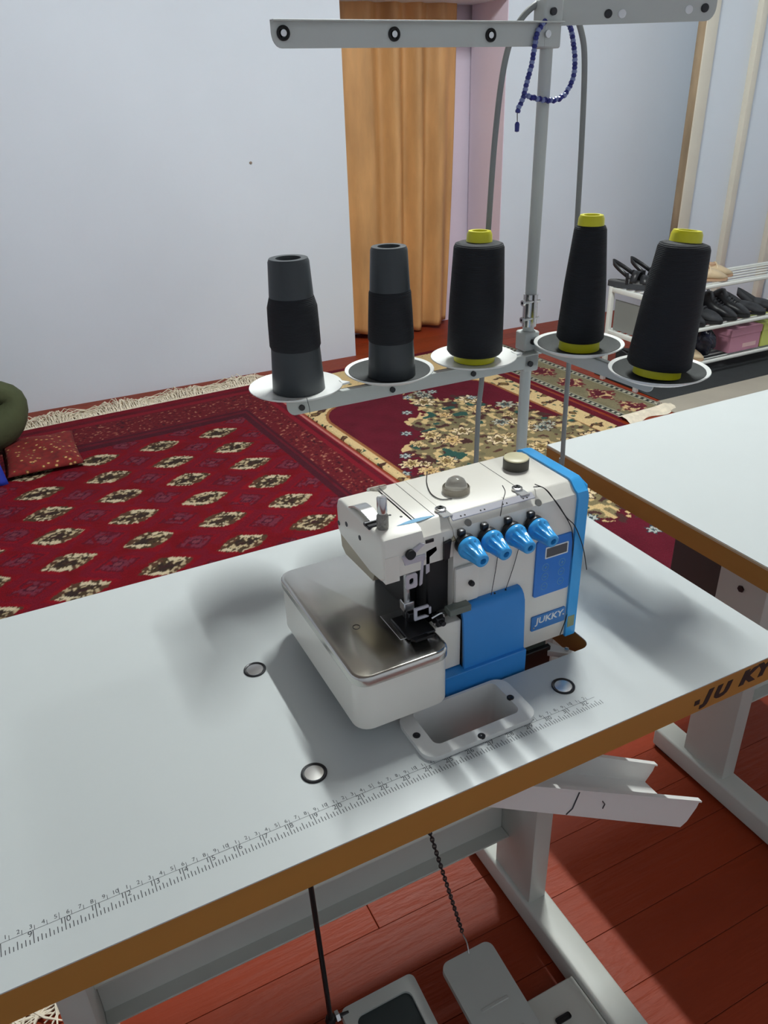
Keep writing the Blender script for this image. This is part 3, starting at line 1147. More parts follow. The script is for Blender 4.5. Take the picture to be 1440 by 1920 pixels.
# top lid seams
for xs, wd in ((0.6685, 0.0012), (0.6905, 0.0006), (0.8055, 0.0006)):
    bm = B()
    box(bm, xs - wd / 2, xs + wd / 2, 0.168, 0.258, z_(0.2146), z_(0.21525))
    mk('lid_seam', bm, M_INKB, mac, smooth=False)
bx('front_seam', mac, M_INK, 0.6905, 0.6911, 0.1497, 0.1502, z_(0.172), z_(0.198), smooth=False)
bx('front_seam', mac, M_INK, 0.8052, 0.8058, 0.1497, 0.1502, z_(0.160), z_(0.198), smooth=False)
# head cover on the left
hp = [(0.1495, z_(0.166)), (0.1490, z_(0.206)), (0.152, z_(0.2115)), (0.160, z_(0.215)), (0.255, z_(0.215)), (0.264, z_(0.211)), (0.268, z_(0.202)), (0.268, z_(0.172)), (0.262, z_(0.166)), (0.182, z_(0.157)), (0.157, z_(0.160))]
bm = B()
prism(bm, hp, 'x', 0.6185, 0.6660)
bmesh.ops.recalc_face_normals(bm, faces=bm.faces)
es = [e for e in bm.edges if all(abs(v.co.x - 0.6185) < 1e-5 for v in e.verts)]
bmesh.ops.bevel(bm, geom=es, offset=0.004, segments=3, profile=0.5, affect='EDGES')
mk('head_cover', bm, M_CREAM, mac, ang=35)
bm = B()
prism(bm, [(0.1485, z_(0.161)), (0.1485, z_(0.192)), (0.178, z_(0.192)), (0.178, z_(0.161))], 'x', 0.6205, 0.637)
mk('face_plate', bm, M_CREAM, mac, ang=30)
bm = B()
prism(bm, [(0.264, z_(0.166)), (0.262, z_(0.150)), (0.252, z_(0.144)), (0.180, z_(0.148)), (0.176, z_(0.158))], 'x', 0.6205, 0.652)
mk('lower_plate', bm, mat('champagne_metal', srgb(170, 160, 140), 0.35, 0.6), mac, ang=25)
for yy_, zz_ in ((0.240, 0.190), (0.262, 0.181), (0.205, 0.19)):
    bm = B()
    lathe(bm, [(0.003, 0), (0.003, 0.0006), (0, 0.0006)], (0.6186, yy_, z_(zz_)), axis=(-1, 0, 0), n=14)
    mk('cover_screw', bm, M_INK, mac)
for px_, py_ in ((731, 966), (752, 969)):
    w = on_z(px_, py_, z_(0.215))
    bm = B()
    lathe(bm, [(0.0016, -0.001), (0.0016, 0.0003), (0, 0.0003)], w, n=12)
    mk('lid_hole', bm, M_INKB, mac)
# pressure regulator knob
bm = B()
lathe(bm, [(0.0058, 0), (0.0064, 0.002), (0.0064, 0.015), (0.0050, 0.017), (0.0048, 0.019)], (0.6305, 0.172, z_(0.2148)))
kn = mk('pressure_knob', bm, M_KNURL, mac)
bm = B()
lathe(bm, [(0.0048, 0.018), (0.0054, 0.0195), (0.0054, 0.0355), (0.0044, 0.037), (0, 0.0365)], (0.6305, 0.172, z_(0.2148)))
mk('knob_cap', bm, M_CHROME, kn)
# presser lift lever
bm = B()
lp = smooth_path([(0.6270, 0.232, z_(0.2162)), (0.6275, 0.220, z_(0.2215)), (0.6285, 0.205, z_(0.2225)), (0.630, 0.192, z_(0.2185)), (0.631, 0.182, z_(0.214))], 6)
prev = None
for i, p in enumerate(lp):
    t = i / (len(lp) - 1)
    w = 0.0085 - 0.003 * t
    row = [bm.verts.new(p + Vector((sx * w, 0, dz))) for sx, dz in ((-1, 0), (1, 0), (1, -0.002), (-1, -0.002))]
    if prev:
        for k in range(4):
            bm.faces.new((prev[k], prev[(k + 1) % 4], row[(k + 1) % 4], row[k]))
    else:
        bm.faces.new(row)
    prev = row
bm.faces.new(prev)
lv = mk('lift_lever', bm, M_CHROME, mac)
bm = B()
box(bm, 0.617, 0.640, 0.178, 0.192, z_(0.2125), z_(0.2165), 0.001, 1)
cyl(bm, (0.616, 0.186, z_(0.2165)), (0.640, 0.186, z_(0.2165)), 0.0022, n=12)
mk('lever_hinge', bm, M_DKMET, lv)
# round window at the back of the head
bm = B()
lathe(bm, [(0.012, -0.004), (0.012, 0.002), (0.010, 0.003), (0, 0.003)], (0.668, 0.262, z_(0.2125)), axis=(0, 0.5, 1), n=28)
mk('rear_cap', bm, M_GLASS, mac)
# pale blue sliver decal
bm = B()
a, b = on_z(744, 986, z_(0.2154)), on_z(816, 966, z_(0.2154))
d = b - a
nrm = Vector((-d.y, d.x, 0)).normalized()
up_, dn_ = [], []
for i in range(17):
    t = i / 16
    p = a + d * t
    wv = math.sin(math.pi * t) * 0.0042
    up_.append(bm.verts.new((p.x + nrm.x * wv, max(p.y + nrm.y * wv, 0.1685), z_(0.2154))))
    dn_.append(bm.verts.new((p.x - nrm.x * wv * 0.7, max(p.y - nrm.y * wv * 0.7, 0.165), z_(0.2154))))
for i in range(16):
    try:
        bm.faces.new((up_[i], up_[i + 1], dn_[i + 1], dn_[i]))
    except ValueError:
        pass
mk('sliver_decal', bm, M_LBLUE, mac, smooth=False)
# oil sight glass
sg = on_z(855, 921, z_(0.2152))
bm = B()
lathe(bm, [(0.0158, 0), (0.0158, 0.0055), (0.0145, 0.007)], sg)
mk('sight_ring', bm, mat('smoky_sight_ring', srgb(150, 142, 126), 0.2, trans=0.2), mac)
bm = B()
lathe(bm, [(0.0132, 0.006), (0.0120, 0.010), (0.0095, 0.0145), (0.0055, 0.0172), (0, 0.018)], sg)
mk('sight_dome', bm, M_GLASS, mac)
# oil filler cap
oc = on_z(967, 876, z_(0.2152))
bm = B()
lathe(bm, [(0.0155, 0), (0.0155, 0.0115), (0.0145, 0.0125)], oc)
capo = mk('oil_cap', bm, mat('dark_olive_cap', srgb(70, 68, 58), 0.5), mac)
bm = B()
lathe(bm, [(0.0150, 0.0118), (0.0148, 0.0132), (0.0138, 0.0138), (0, 0.0134)], oc)
mk('cap_top', bm, M_CAP, capo)
# chrome thread guide bar on the front chamfer
bm = B()
tiltR = Matrix.Rotation(math.radians(28), 3, 'X')
for (x0, x1, h) in ((0.7045, 0.812, 0.0045),):
    vs = box(bm, x0, x1, -h, h, -0.0008, 0.0008, 0.0006, 1)
for v in bm.verts:
    v.co = Vector((v.co.x, 0, 0)) + Vector((0, 0.158, z_(0.2135))) + tiltR @ Vector((0, v.co.y, v.co.z))
gb = mk('thread_guide_bar', bm, M_BAR, mac)
for xb in (0.7015, 0.8015):
    bm = B()
    box(bm, xb - 0.006, xb + 0.006, 0.158, 0.177, z_(0.2152), z_(0.2164), 0.0004, 1)
    lathe(bm, [(0.0062, 0.0), (0.0062, 0.0022), (0.0045, 0.003), (0, 0.003)], (xb, 0.1745, z_(0.216)), n=18)
    tb_ = mk('bar_tab', bm, M_CHROME, gb)
    bm = B()
    lathe(bm, [(0.0036, 0.0), (0.0036, 0.0042), (0.0018, 0.0042), (0.0016, 0.003), (0, 0.003)], (xb, 0.1745, z_(0.216)), n=6)
    mk('hex_screw', bm, M_BLACK, tb_)
bm = B()
for xh in (0.716, 0.721, 0.741, 0.746, 0.770, 0.775, 0.797, 0.802):
    p = Vector((xh, 0.158, z_(0.2135))) + tiltR @ Vector((0, -0.0015, 0.0009))
    lathe(bm, [(0.0011, 0), (0, 0.0001)], p, axis=tiltR @ Vector((0, 0, 1)), n=8)
mk('guide_eyelet', bm, M_INKB, gb, kind='stuff')
for xh in (0.7235, 0.816):
    bm = B()
    lathe(bm, [(0.0042, 0), (0.0042, 0.0005), (0, 0.0005)], (xh, 0.1535, z_(0.2045)), axis=(0, -1, 0.9), n=18)
    mk('slot_recess', bm, mat('recess_grey', srgb(128, 126, 120), 0.5), mac)
# tension knobs
for k, (xk, zk) in enumerate(((0.7145, 0.1865), (0.7435, 0.1862), (0.7745, 0.1848), (0.8050, 0.1840))):
    base = Vector((xk, 0.150, z_(zk)))
    ax = Vector((0.0, -1, -0.10)).normalized()
    bm = B()
    lathe(bm, [(0.0085, -0.001), (0.0085, 0.002), (0.0118, 0.003), (0.0122, 0.005), (0.0122, 0.009), (0.0105, 0.0105)], base, ax, 28)
    box(bm, xk - 0.0075, xk + 0.001, 0.1435, 0.1505, z_(zk) + 0.008, z_(zk) + 0.0165, 0.002, 2)
    disc = mk('tension_disc', bm, M_DKMET, mac)
    bm = B()
    n = 40
    rings = []
    for r, h, flute in ((0.0112, 0.0105, 0), (0.0128, 0.0115, 0), (0.0132, 0.015, 0), (0.0126, 0.0175, 0), (0.0118, 0.0185, 1), (0.0105, 0.025, 1), (0.0090, 0.033, 1), (0.0082, 0.0375, .4), (0.0076, 0.0405, 0), (0.0066, 0.0415, 0), (0.0036, 0.0415, 0), (0.0034, 0.036, 0), (0, 0.036, 0)):
        Q = Vector((0, 0, 1)).rotation_difference(ax).to_matrix()
        if r == 0:
            rings.append([bm.verts.new(base + Q @ Vector((0, 0, h)))])
        else:
            ring_ = []
            for i in range(n):
                a_ = 2 * math.pi * i / n
                rf = r * (1 - 0.20 * flute * (0.5 + 0.5 * math.cos(10 * a_)))
                ring_.append(bm.verts.new(base + Q @ Vector((rf * math.cos(a_), rf * math.sin(a_), h))))
            rings.append(ring_)
    for A_, B_ in zip(rings, rings[1:]):
        for i in range(n):
            j = (i + 1) % n
            if len(B_) == 1:
                bm.faces.new((A_[i], A_[j], B_[0]))
            else:
                bm.faces.new((A_[i], A_[j], B_[j], B_[i]))
    kb = mk('tension_knob', bm, M_BLUE, mac, ang=60)
    bm = B()
    lathe(bm, [(0.0034, 0.0362), (0, 0.0364)], base, ax, 16)
    mk('knob_bore', bm, M_INKB, kb)
# control panel
bm = B()
prism(bm, rrect(0.8145, 0.8660, z_(0.0790), z_(0.1560), 0.003), 'y', 0.1478, 0.1502)
pan = mk('control_panel', bm, M_BLUE3, mac, ang=30)
bm = flat_with_holes(rrect(0.8270, 0.8600, 0.1300, 0.1455, 0.001), [rrect(0.8285, 0.8585, 0.1315, 0.1440, 0.001)], 0, 0.0006)
for v in bm.verts:
    v.co = Vector((v.co.x, 0.1478 - v.co.z, z_(v.co.y)))
mk('screen_frame', bm, M_WHITE, pan, smooth=False)
bm = B()
box(bm, 0.8285, 0.8585, 0.1474, 0.1479, z_(0.1315), z_(0.1440))
mk('screen', bm, M_LCD, pan, smooth=False)
for ci, cx in enumerate((0.8290, 0.8530)):
    for ri, rz in enumerate((0.1185, 0.1055, 0.0920)):
        bm = B()
        ring = [(cx + 0.0044 * math.cos(t), 0.1477, z_(rz) + 0.0048 * math.sin(t)) for t in [2 * math.pi * k / 20 for k in range(21)]]
        tube(bm, ring, 0.00035, 4)
        box(bm, cx - 0.002, cx + 0.002, 0.1474, 0.1478, z_(rz) - 0.0004, z_(rz) + 0.0004)
        if ri == 0:
            box(bm, cx - 0.0004, cx + 0.0004, 0.1474, 0.1478, z_(rz) - 0.002, z_(rz) + 0.002)
        mk('button_ring', bm, M_LBLUE, pan, smooth=False)
# maker's badge
bm = B()
vs = prism(bm, rrect(0.8150, 0.8655, z_(0.0290), z_(0.0500), 0.0015), 'y', 0.1482, 0.1502)
bad = mk('badge', bm, mat('blue_badge', srgb(56, 128, 200), 0.4), mac, ang=30)
bm = B()
put_text(bm, 'JUKKY', 0.0125, Matrix.Translation((0.8415, 0.1481, z_(0.0420))) @ RX @ Matrix.Scale(1.12, 4, (1, 0, 0)), extrude=0.0003, shear=0.1, bold=0.0003)
mk('badge_lettering', bm, M_WHITE, bad, smooth=False)
for bxp, bzp in ((0.8185, 0.0335), (0.8625, 0.0400)):
    bm = B()
    lathe(bm, [(0.0014, 0), (0.0012, 0.0006), (0, 0.0008)], (bxp, 0.1482, z_(bzp)), axis=(0, -1, 0), n=12)
    mk('rivet', bm, M_CHROME, bad)
# warning sticker
bm = B()
bm.faces.new([bm.verts.new(p) for p in ((0.6965, 0.1496, z_(0.189)), (0.7065, 0.1496, z_(0.1895)), (0.7035, 0.1496, z_(0.1965)))])
ws = mk('warning_sticker', bm, mat('sticker_brown', srgb(130, 110, 70), 0.6), mac, smooth=False)
bm = B()
bm.faces.new([bm.verts.new(p) for p in ((0.6980, 0.14955, z_(0.1898)), (0.7052, 0.14955, z_(0.1902)), (0.7032, 0.14955, z_(0.1952)))])
mk('sticker_face', bm, mat('sticker_cream', srgb(214, 206, 180), 0.6), ws, smooth=False)
# blue end housing
bp_ = [(0.1465, z_(0.004)), (0.1465, z_(0.199)), (0.149, z_(0.2055)), (0.1545, z_(0.2085)), (0.162, z_(0.2155)), (0.167, z_(0.2175)), (0.259, z_(0.2175)), (0.267, z_(0.2145)), (0.271, z_(0.207)), (0.272, z_(0.002))]
bm = B()
prism(bm, bp_, 'x', 0.868, 0.8845)
es = [e for e in bm.edges if all(abs(v.co.x - 0.8845) < 1e-5 for v in e.verts)]
bmesh.ops.bevel(bm, geom=es, offset=0.003, segments=2, profile=0.5, affect='EDGES')
eh = mk('end_housing', bm, M_BLUE, mac, ang=35)
bm = B()
box(bm, 0.8695, 0.8795, 0.1461, 0.1466, z_(0.018), z_(0.034))
mk('serial_label', bm, mat('olive_label', srgb(150, 158, 120), 0.5), eh, smooth=False)
# looper cover: curved blue flap
bm = B()
arc = [(0.1500, 0.106), (0.1455, 0.1065), (0.1405, 0.1045), (0.1365, 0.100), (0.1342, 0.093), (0.1330, 0.080), (0.1318, 0.055), (0.1305, 0.028), (0.1295, 0.002)]
A_ = [(y, z_(h)) for y, h in arc]
B_ = [(y + 0.0035, z_(h - (0.003 if i < 4 else 0))) for i, (y, h) in enumerate(arc)]
B_[0] = (0.1500, z_(0.102))
prism(bm, A_ + B_[::-1], 'x', 0.7085, 0.7915)
lc = mk('looper_cover', bm, M_BLUE2, mac, ang=50)
for xs in (0.7085, 0.7902):
    bm = B()
    prism(bm, [(y, z) for y, z in B_[2:]] + [(0.1498, z_(0.002)), (0.1498, z_(0.100))], 'x', xs, xs + 0.0013)
    mk('cover_side', bm, M_DKMET, lc)
bm = B()
for xs in (0.757, 0.772):
    lathe(bm, [(0.0012, 0), (0.0010, 0.0012), (0, 0.0014)], (xs, 0.1458, z_(0.1063)), n=8)
mk('thread_nib', bm, M_BLACK, lc)
bm = B()
box(bm, 0.6805, 0.7925, 0.1255, 0.1500, z_(-0.010), z_(0.027), 0.001, 1)
mk('lower_cover', bm, M_BLUE2, mac)
bm = B()
box(bm, 0.6745, 0.7080, 0.1385, 0.1530, z_(0.028), z_(0.092), 0.001, 1)
mk('throat_casting', bm, M_CREAM, mac)
bm = B()
box(bm, 0.7035, 0.7350, 0.1440, 0.1502, z_(0.1085), z_(0.1560), 0.003, 2)
sc = mk('side_cover', bm, M_CREAM, mac)
bm = B()
lathe(bm, [(0.0030, 0), (0.0034, 0.003), (0.0028, 0.005), (0, 0.0055)], (0.7225, 0.1440, z_(0.1340)), axis=(0, -1, 0), n=16)
mk('cover_thumbscrew', bm, M_BLACK, sc)
bm = B()
box(bm, 0.690, 0.718, 0.1330, 0.1460, z_(0.1040), z_(0.1125), 0.001, 1)
mk('finger_guard', bm, mat('green_grey_plastic', srgb(108, 114, 106), 0.4), mac)
# base casting sunk in the table
bm = B()
box(bm, 0.6800, 0.8480, 0.1560, 0.2680, z_(-0.09), z_(0.008), 0.003, 1)
mk('base_pan', bm, mat('dark_green_pan', srgb(58, 66, 60), 0.5), mac)
bm = B()
box(bm, 0.796, 0.850, 0.150, 0.157, z_(-0.06), z_(-0.006), 0.001, 1)
mk('pan_lip', bm, M_BLACKIN, mac)
bm = B()
prism(bm, [(0.845, 0.150), (0.866, 0.1300), (0.8745, 0.1300), (0.856, 0.165)], 'z', z_(-0.02), z_(-0.012))
bk = mk('mount_bracket', bm, M_CREAM2, mac)
bm = B()
lathe(bm, [(0.003, 0), (0.003, 0.003), (0, 0.0035)], (0.866, 0.139, z_(-0.012)), n=6)
mk('bracket_screw', bm, M_CHROME, bk)
# sewing zone: black inner casting and chrome works
bm = B()
box(bm, 0.664, 0.7045, 0.186, 0.268, z_(0.0), z_(0.171))
box(bm, 0.676, 0.7045, 0.160, 0.186, z_(0.095), z_(0.171), 0.002, 1)
mk('inner_casting', bm, M_BLACKIN, mac)
bm = B()
cyl(bm, (0.6545, 0.166, z_(0.118)), (0.6545, 0.166, z_(0.19)), 0.0036, n=16)
nb = mk('needle_bar', bm, M_CHROME, mac)
bm = B()
box(bm, 0.648, 0.661, 0.160, 0.172, z_(0.108), z_(0.120), 0.001, 1)
mk('needle_clamp', bm, M_CHROME, nb)
bm = B()
for xx in (0.652, 0.657):
    cyl(bm, (xx, 0.165, z_(0.090)), (xx, 0.165, z_(0.110)), 0.0007, n=8)
mk('needle', bm, M_CHROME, nb)
bm = B()
box(bm, 0.643, 0.668, 0.1475, 0.1520, z_(0.1775), z_(0.1850), 0.0006, 1)
mk('upper_thread_guide', bm, M_BAR, mac)
bm = flat_with_holes(rrect(-0.007, 0.007, -0.009, 0.009, 0.003), [rrect(-0.003, 0.003, -0.004, 0.004, 0.0029)], -0.001, 0.001)
for v in bm.verts:
    v.co = Vector((0.6515 + v.co.x, 0.1500 + v.co.z, z_(0.155) + v.co.y))
mk('thread_take_up', bm, M_BAR, mac)
bm = B()
prism(bm, [(0.664, z_(0.182)), (0.667, z_(0.182)), (0.6645, z_(0.148)), (0.6615, z_(0.146))], 'y', 0.149, 0.151)
prism(bm, [(0.670, z_(0.186)), (0.682, z_(0.189)), (0.683, z_(0.184)), (0.674, z_(0.178)), (0.674, z_(0.160)), (0.670, z_(0.158))], 'y', 0.1500, 0.1515)
mk('thread_finger', bm, M_BAR, mac)
bm = B()
prism(bm, [(0.640, z_(0.189)), (0.662, z_(0.200)), (0.6665, z_(0.198)), (0.655, z_(0.190)), (0.652, z_(0.184)), (0.642, z_(0.182))], 'y', 0.1465, 0.149)
hk = mk('hook_plate', bm, M_BAR, mac)
bm = B()
lathe(bm, [(0.0055, 0), (0.0055, 0.004), (0, 0.004)], (0.6485, 0.147, z_(0.1915)), axis=(0, -1, 0), n=16)
mk('hook_screw', bm, M_BLACK, hk)
bm = B()
box(bm, 0.6690, 0.6790, 0.1490, 0.1560, z_(0.196), z_(0.200), 0.0005, 1)
prism(bm, [(0.690, z_(0.192)), (0.699, z_(0.194)), (0.698, z_(0.188)), (0.6965, z_(0.172)), (0.690, z_(0.170))], 'y', 0.1460, 0.1495)
mk('thread_clip', bm, M_DKMET, mac)
bm = B()
box(bm, 0.638, 0.672, 0.133, 0.176, z_(0.0915), z_(0.0945), 0.001, 1)
prism(bm, [(0.133, z_(0.0945)), (0.121, z_(0.1000)), (0.119, z_(0.0985)), (0.132, z_(0.0915))], 'x', 0.640, 0.660)
box(bm, 0.652, 0.664, 0.158, 0.176, z_(0.0945), z_(0.106), 0.001, 1)
pf = mk('presser_foot', bm, M_DKMET, mac)
bm = flat_with_holes(rrect(-0.009, 0.009, -0.008, 0.008, 0.001), [rrect(-0.0055, 0.012, -0.0045, 0.0045, 0.0008)], -0.001, 0.001)
for v in bm.verts:
    v.co = Vector((0.662 + v.co.x, 0.1475 + v.co.z, z_(0.112) + v.co.y))
mk('foot_bracket', bm, M_BAR, pf)
bm = B()
tube(bm, smooth_path([(0.672, 0.142, z_(0.104)), (0.683, 0.141, z_(0.1075)), (0.6865, 0.141, z_(0.1035)), (0.682, 0.141, z_(0.0975)), (0.674, 0.141, z_(0.0955))], 5), 0.0014, 6)
mk('knife_spring', bm, M_CHROME, pf)
bm = B()
box(bm, 0.676, 0.686, 0.136, 0.150, z_(0.093), z_(0.104), 0.001, 1)
cyl(bm, (0.681, 0.136, z_(0.1)), (0.681, 0.131, z_(0.1)), 0.003, n=12)
mk('upper_knife', bm, M_DKMET, mac)
# cloth plate box
bm = B()
prism(bm, rrect(0.5615, 0.6735, 0.1015, 0.334, 0.018), 'z', z_(0.020), z_(0.084))
mk('plate_skirt', bm, M_CREAM, mac, ang=30)
bm = B()
prism(bm, rrect(0.5600, 0.6750, 0.1000, 0.3355, 0.019), 'z', z_(0.079), z_(0.0905))
bmesh.ops.recalc_face_normals(bm, faces=bm.faces)
es = [e for e in bm.edges if all(abs(v.co.z - z_(0.0905)) < 1e-5 for v in e.verts)]
bmesh.ops.bevel(bm, geom=es, offset=0.0045, segments=4, profile=0.5, affect='EDGES')
cp = mk('cloth_plate', bm, M_PLATE, mac, ang=60)
bm = B()
box(bm, 0.632, 0.6742, 0.140, 0.19, z_(0.0904), z_(0.0912), 0.0003, 1)
mk('needle_plate', bm, M_CHROME, cp)
bm = B()
ringp = [(0.600 + 0.004 * math.cos(t), 0.185 + 0.004 * math.sin(t), z_(0.0906)) for t in [2 * math.pi * k / 16 for k in range(17)]]
tube(bm, ringp, 0.0004, 4)
mk('plate_mark', bm, M_DKMET, cp)
# machine support arm linking plate box and casting, under the plate
bm = B()
box(bm, 0.61, 0.69, 0.165, 0.325, z_(-0.03), z_(0.03), 0.004, 1)
mk('bed_arm', bm, M_BLACKIN, mac)


# ================================================================== THREAD STAND
PX, PYs = 1.0635, 0.520
st = thing('thread_stand', 'pale grey thread stand with five dishes on two arms', 'thread stand', (PX, PYs, TZ))
bm = B()
cyl(bm, (PX, PYs, z_(0.0)), (PX, PYs, z_(0.306)), 0.0088, n=24)
mk('lower_pole', bm, M_STAND, st)
bm = B()
cyl(bm, (PX + 0.001, PYs, z_(0.29)), (PX + 0.003, PYs, z_(0.735)), 0.0088, n=24)
mk('upper_pole', bm, M_STAND, st)
bm = B()
lathe(bm, [(0.026, 0), (0.026, 0.004), (0.014, 0.010), (0.0115, 0.022), (0.0085, 0.022)], (PX, PYs, z_(0.0002)))
mk('base_flange', bm, M_STAND, st)
bm = B()
lathe(bm, [(0.0088, 0), (0.0112, 0.0005), (0.0112, 0.050), (0.0088, 0.0505)], (PX + 0.001, PYs, z_(0.286)))
jc = mk('joint_clamp', bm, M_CHROME, st)
for dz in (0.014, 0.040):
    bm = B()
    cyl(bm, (PX - 0.021, PYs - 0.009, z_(0.286 + dz)), (PX + 0.012, PYs - 0.009, z_(0.286 + dz)), 0.0022, n=10)
    cyl(bm, (PX - 0.021, PYs - 0.009, z_(0.286 + dz)), (PX - 0.0175, PYs - 0.009, z_(0.286 + dz)), 0.0048, n=8)
    mk('clamp_screw', bm, M_CHROME, jc)


def arm(parent, p0, p1, zc, h, name, round_end=True, holes=()):
    """pressed-steel arm: upright plate with folded top lip and rounded end"""
    p0, p1 = Vector(p0), Vector(p1)
    d = (p1 - p0)
    L = d.length
    d.normalize()
    s = Vector((d.y, -d.x, 0))
    out = [(0, -h / 2), (L - 0.012, -h / 2)] + [(L - 0.012 + 0.012 * math.sin(a), h / 2 - h + (h * 0.55) * (1 - math.cos(a))) for a in [math.pi / 2 * k / 6 for k in range(1, 7)]] + [(L, h / 2), (0, h / 2)]
    bm = B()
    vs = prism(bm, out, 'y', -0.001, 0.001)
    box(bm, 0, L, -0.001, 0.010, h / 2 - 0.0018, h / 2, 0.0004, 1)
    Mx = Matrix(((d.x, -s.x, 0, p0.x), (d.y, -s.y, 0, p0.y), (0, 0, 1, zc), (0, 0, 0, 1)))
    for v in bm.verts:
        v.co = Mx @ v.co
    return mk(name, bm, M_STAND, parent, ang=30), d, s


# lower arms
DZL, DZR = 0.260, 0.283
LA, dl, sl_ = arm(st, (PX + 0.012, 0.507, 0), (0.652, 0.507, 0), z_(0.235), 0.025, 'lower_arm')
bm = B()
box(bm, PX - 0.014, PX + 0.014, PYs - 0.014, PYs + 0.012, z_(0.216), z_(0.248), 0.002, 1)
cl = mk('arm_clamp', bm, M_STAND, st)
bm = B()
cyl(bm, (PX - 0.004, PYs - 0.0145, z_(0.230)), (PX - 0.004, PYs - 0.018, z_(0.230)), 0.0045, n=12)
mk('clamp_screw', bm, M_DKMET, cl)
RA, dr_, sr_ = arm(st, (PX + 0.004, PYs + 0.010, 0), (PX + 0.016, 0.262, 0), z_(0.260), 0.020, 'lower_arm')
bm = B()
box(bm, PX - 0.014, PX + 0.014, PYs - 0.012, PYs + 0.014, z_(0.249), z_(0.279), 0.002, 1)
cl = mk('arm_clamp', bm, M_STAND, st)
bm = B()
cyl(bm, (PX + 0.0, PYs - 0.0125, z_(0.264)), (PX + 0.0, PYs - 0.016, z_(0.264)), 0.0042, n=12)
mk('clamp_screw', bm, M_DKMET, cl)

dish_c = [on_z(555, 722, z_(DZL)), on_z(730, 693, z_(DZL)), on_z(888, 667, z_(DZL)), on_z(1085, 643, z_(DZR)), on_z(1235, 692, z_(DZR))]
for k, c_ in enumerate(dish_c):
    pad = k in (1, 3, 4)
    bm = B()
    lathe(bm, [(0, -0.010), (0.034, -0.0095), (0.048, -0.006), (0.0618, 0.0005), (0.0647, 0.0015), (0.0651, 0.0005), (0.0618, -0.0022), (0.048, -0.0088), (0.034, -0.0122), (0, -0.0125)] if pad else
          [(0, -0.007), (0.034, -0.0068), (0.048, -0.0045), (0.0618, -0.0005), (0.0647, 0.0005), (0.0651, -0.0005), (0.0618, -0.0030), (0.048, -0.0075), (0.034, -0.0100), (0, -0.0105)], c_, n=56)
    # pouring lip
    dsh = mk('thread_dish', bm, M_DISH, st, ang=80)
    if pad:
        bm = B()
        lathe(bm, [(0, -0.0092), (0.034, -0.0088), (0.0475, -0.0053), (0.0592, 0.0002), (0.0596, -0.0012)], c_, n=48)
        mk('dish_pad', bm, M_FELT, dsh)
    else:
        bm = B()
        prism(bm, [(c_.x + 0.058, c_.y - 0.030), (c_.x + 0.070, c_.y - 0.027), (c_.x + 0.060, c_.y - 0.012)], 'z', c_.z - 0.002, c_.z + 0.0005)
        mk('dish_lip', bm, M_DISH, dsh)
    bm = B()
    cyl(bm, (c_.x, c_.y, c_.z - 0.012), (c_.x, c_.y, c_.z + 0.06), 0.003, n=10)
    mk('spool_pin', bm, M_CHROME, dsh)
    bm = B()
    yb = 0.4858 if k < 3 else None
    if k < 3:
        cyl(bm, (c_.x, 0.5062, z_(0.232)), (c_.x, 0.5030, z_(0.232)), 0.0042, n=12)
        mk('dish_bolt', bm, M_DKMET, dsh)
    else:
        bm.free()

# top guide arms with eyelets
zt = on_y(739, 64, 0.508).z
LT, d_, s_ = arm(st, (PX + 0.014, 0.508, 0), (on_y(508, 60, 0.508).x, 0.508, 0), zt, 0.028, 'guide_arm')
for (px_, py_) in ((531, 62), (739, 64), (920, 66)):
    w = on_y(px_, py_, 0.5065)
    bm = B()
    lathe(bm, [(0.0078, -0.0015), (0.0078, 0.0015), (0.0066, 0.0028), (0.0050, 0.0015), (0.0046, -0.001)], w, axis=(0, -1, 0), n=24)
    ey = mk('eyelet', bm, M_BLACK, LT)
    bm = B()
    lathe(bm, [(0.0048, -0.001), (0.0036, 0.002), (0, 0.0026)], w, axis=(0, -1, 0), n=20)
    mk('eyelet_core', bm, M_CHROME, ey)
bm = B()
box(bm, PX - 0.013, PX + 0.016, PYs - 0.0135, PYs + 0.012, zt - 0.016, zt + 0.014, 0.002, 1)
cl = mk('arm_clamp', bm, M_STAND, st)
bm = B()
cyl(bm, (PX - 0.008, PYs - 0.0136, zt), (PX - 0.008, PYs - 0.017, zt), 0.0045, n=14)
mk('clamp_screw', bm, M_CHROME, cl)
zr_ = z_(0.701)
tipR = on_z(1343, 14, zr_)
RT, d_, s_ = arm(st, (PX + 0.004, PYs + 0.008, 0), (tipR.x, tipR.y, 0), zr_, 0.030, 'guide_arm')
bm = B()
box(bm, PX - 0.012, PX + 0.018, PYs - 0.012, PYs + 0.014, zr_ - 0.016, zr_ + 0.015, 0.002, 1)
cl = mk('arm_clamp', bm, M_STAND, st)
bm = B()
cyl(bm, (PX + 0.0, PYs - 0.0125, zr_), (PX + 0.0, PYs - 0.016, zr_), 0.0045, n=14)
mk('clamp_screw', bm, M_DKMET, cl)
for px_, py_, mm in ((1140, 26, M_DKMET), (1166, 26, M_WHITE), (1291, 18, M_WHITE), (1321, 15, M_DKMET)):
    # place on the arm's near face
    n_ = Vector((s_.x, s_.y, 0))
    base = Vector((PX + 0.004, PYs + 0.008, zr_))
    r_ = ray(px_, py_)
    t_ = (base - CAM).dot(n_) / r_.dot(n_)
    w = CAM + r_ * t_
    toward = n_ if n_.dot(CAM - w) > 0 else -n_
    bm = B()
    lathe(bm, [(0.0052, -0.001), (0.0052, 0.0016), (0.0042, 0.0022), (0, 0.0022)], w + toward * 0.0006, axis=toward, n=20)
    mk('eyelet', bm, mm, RT)


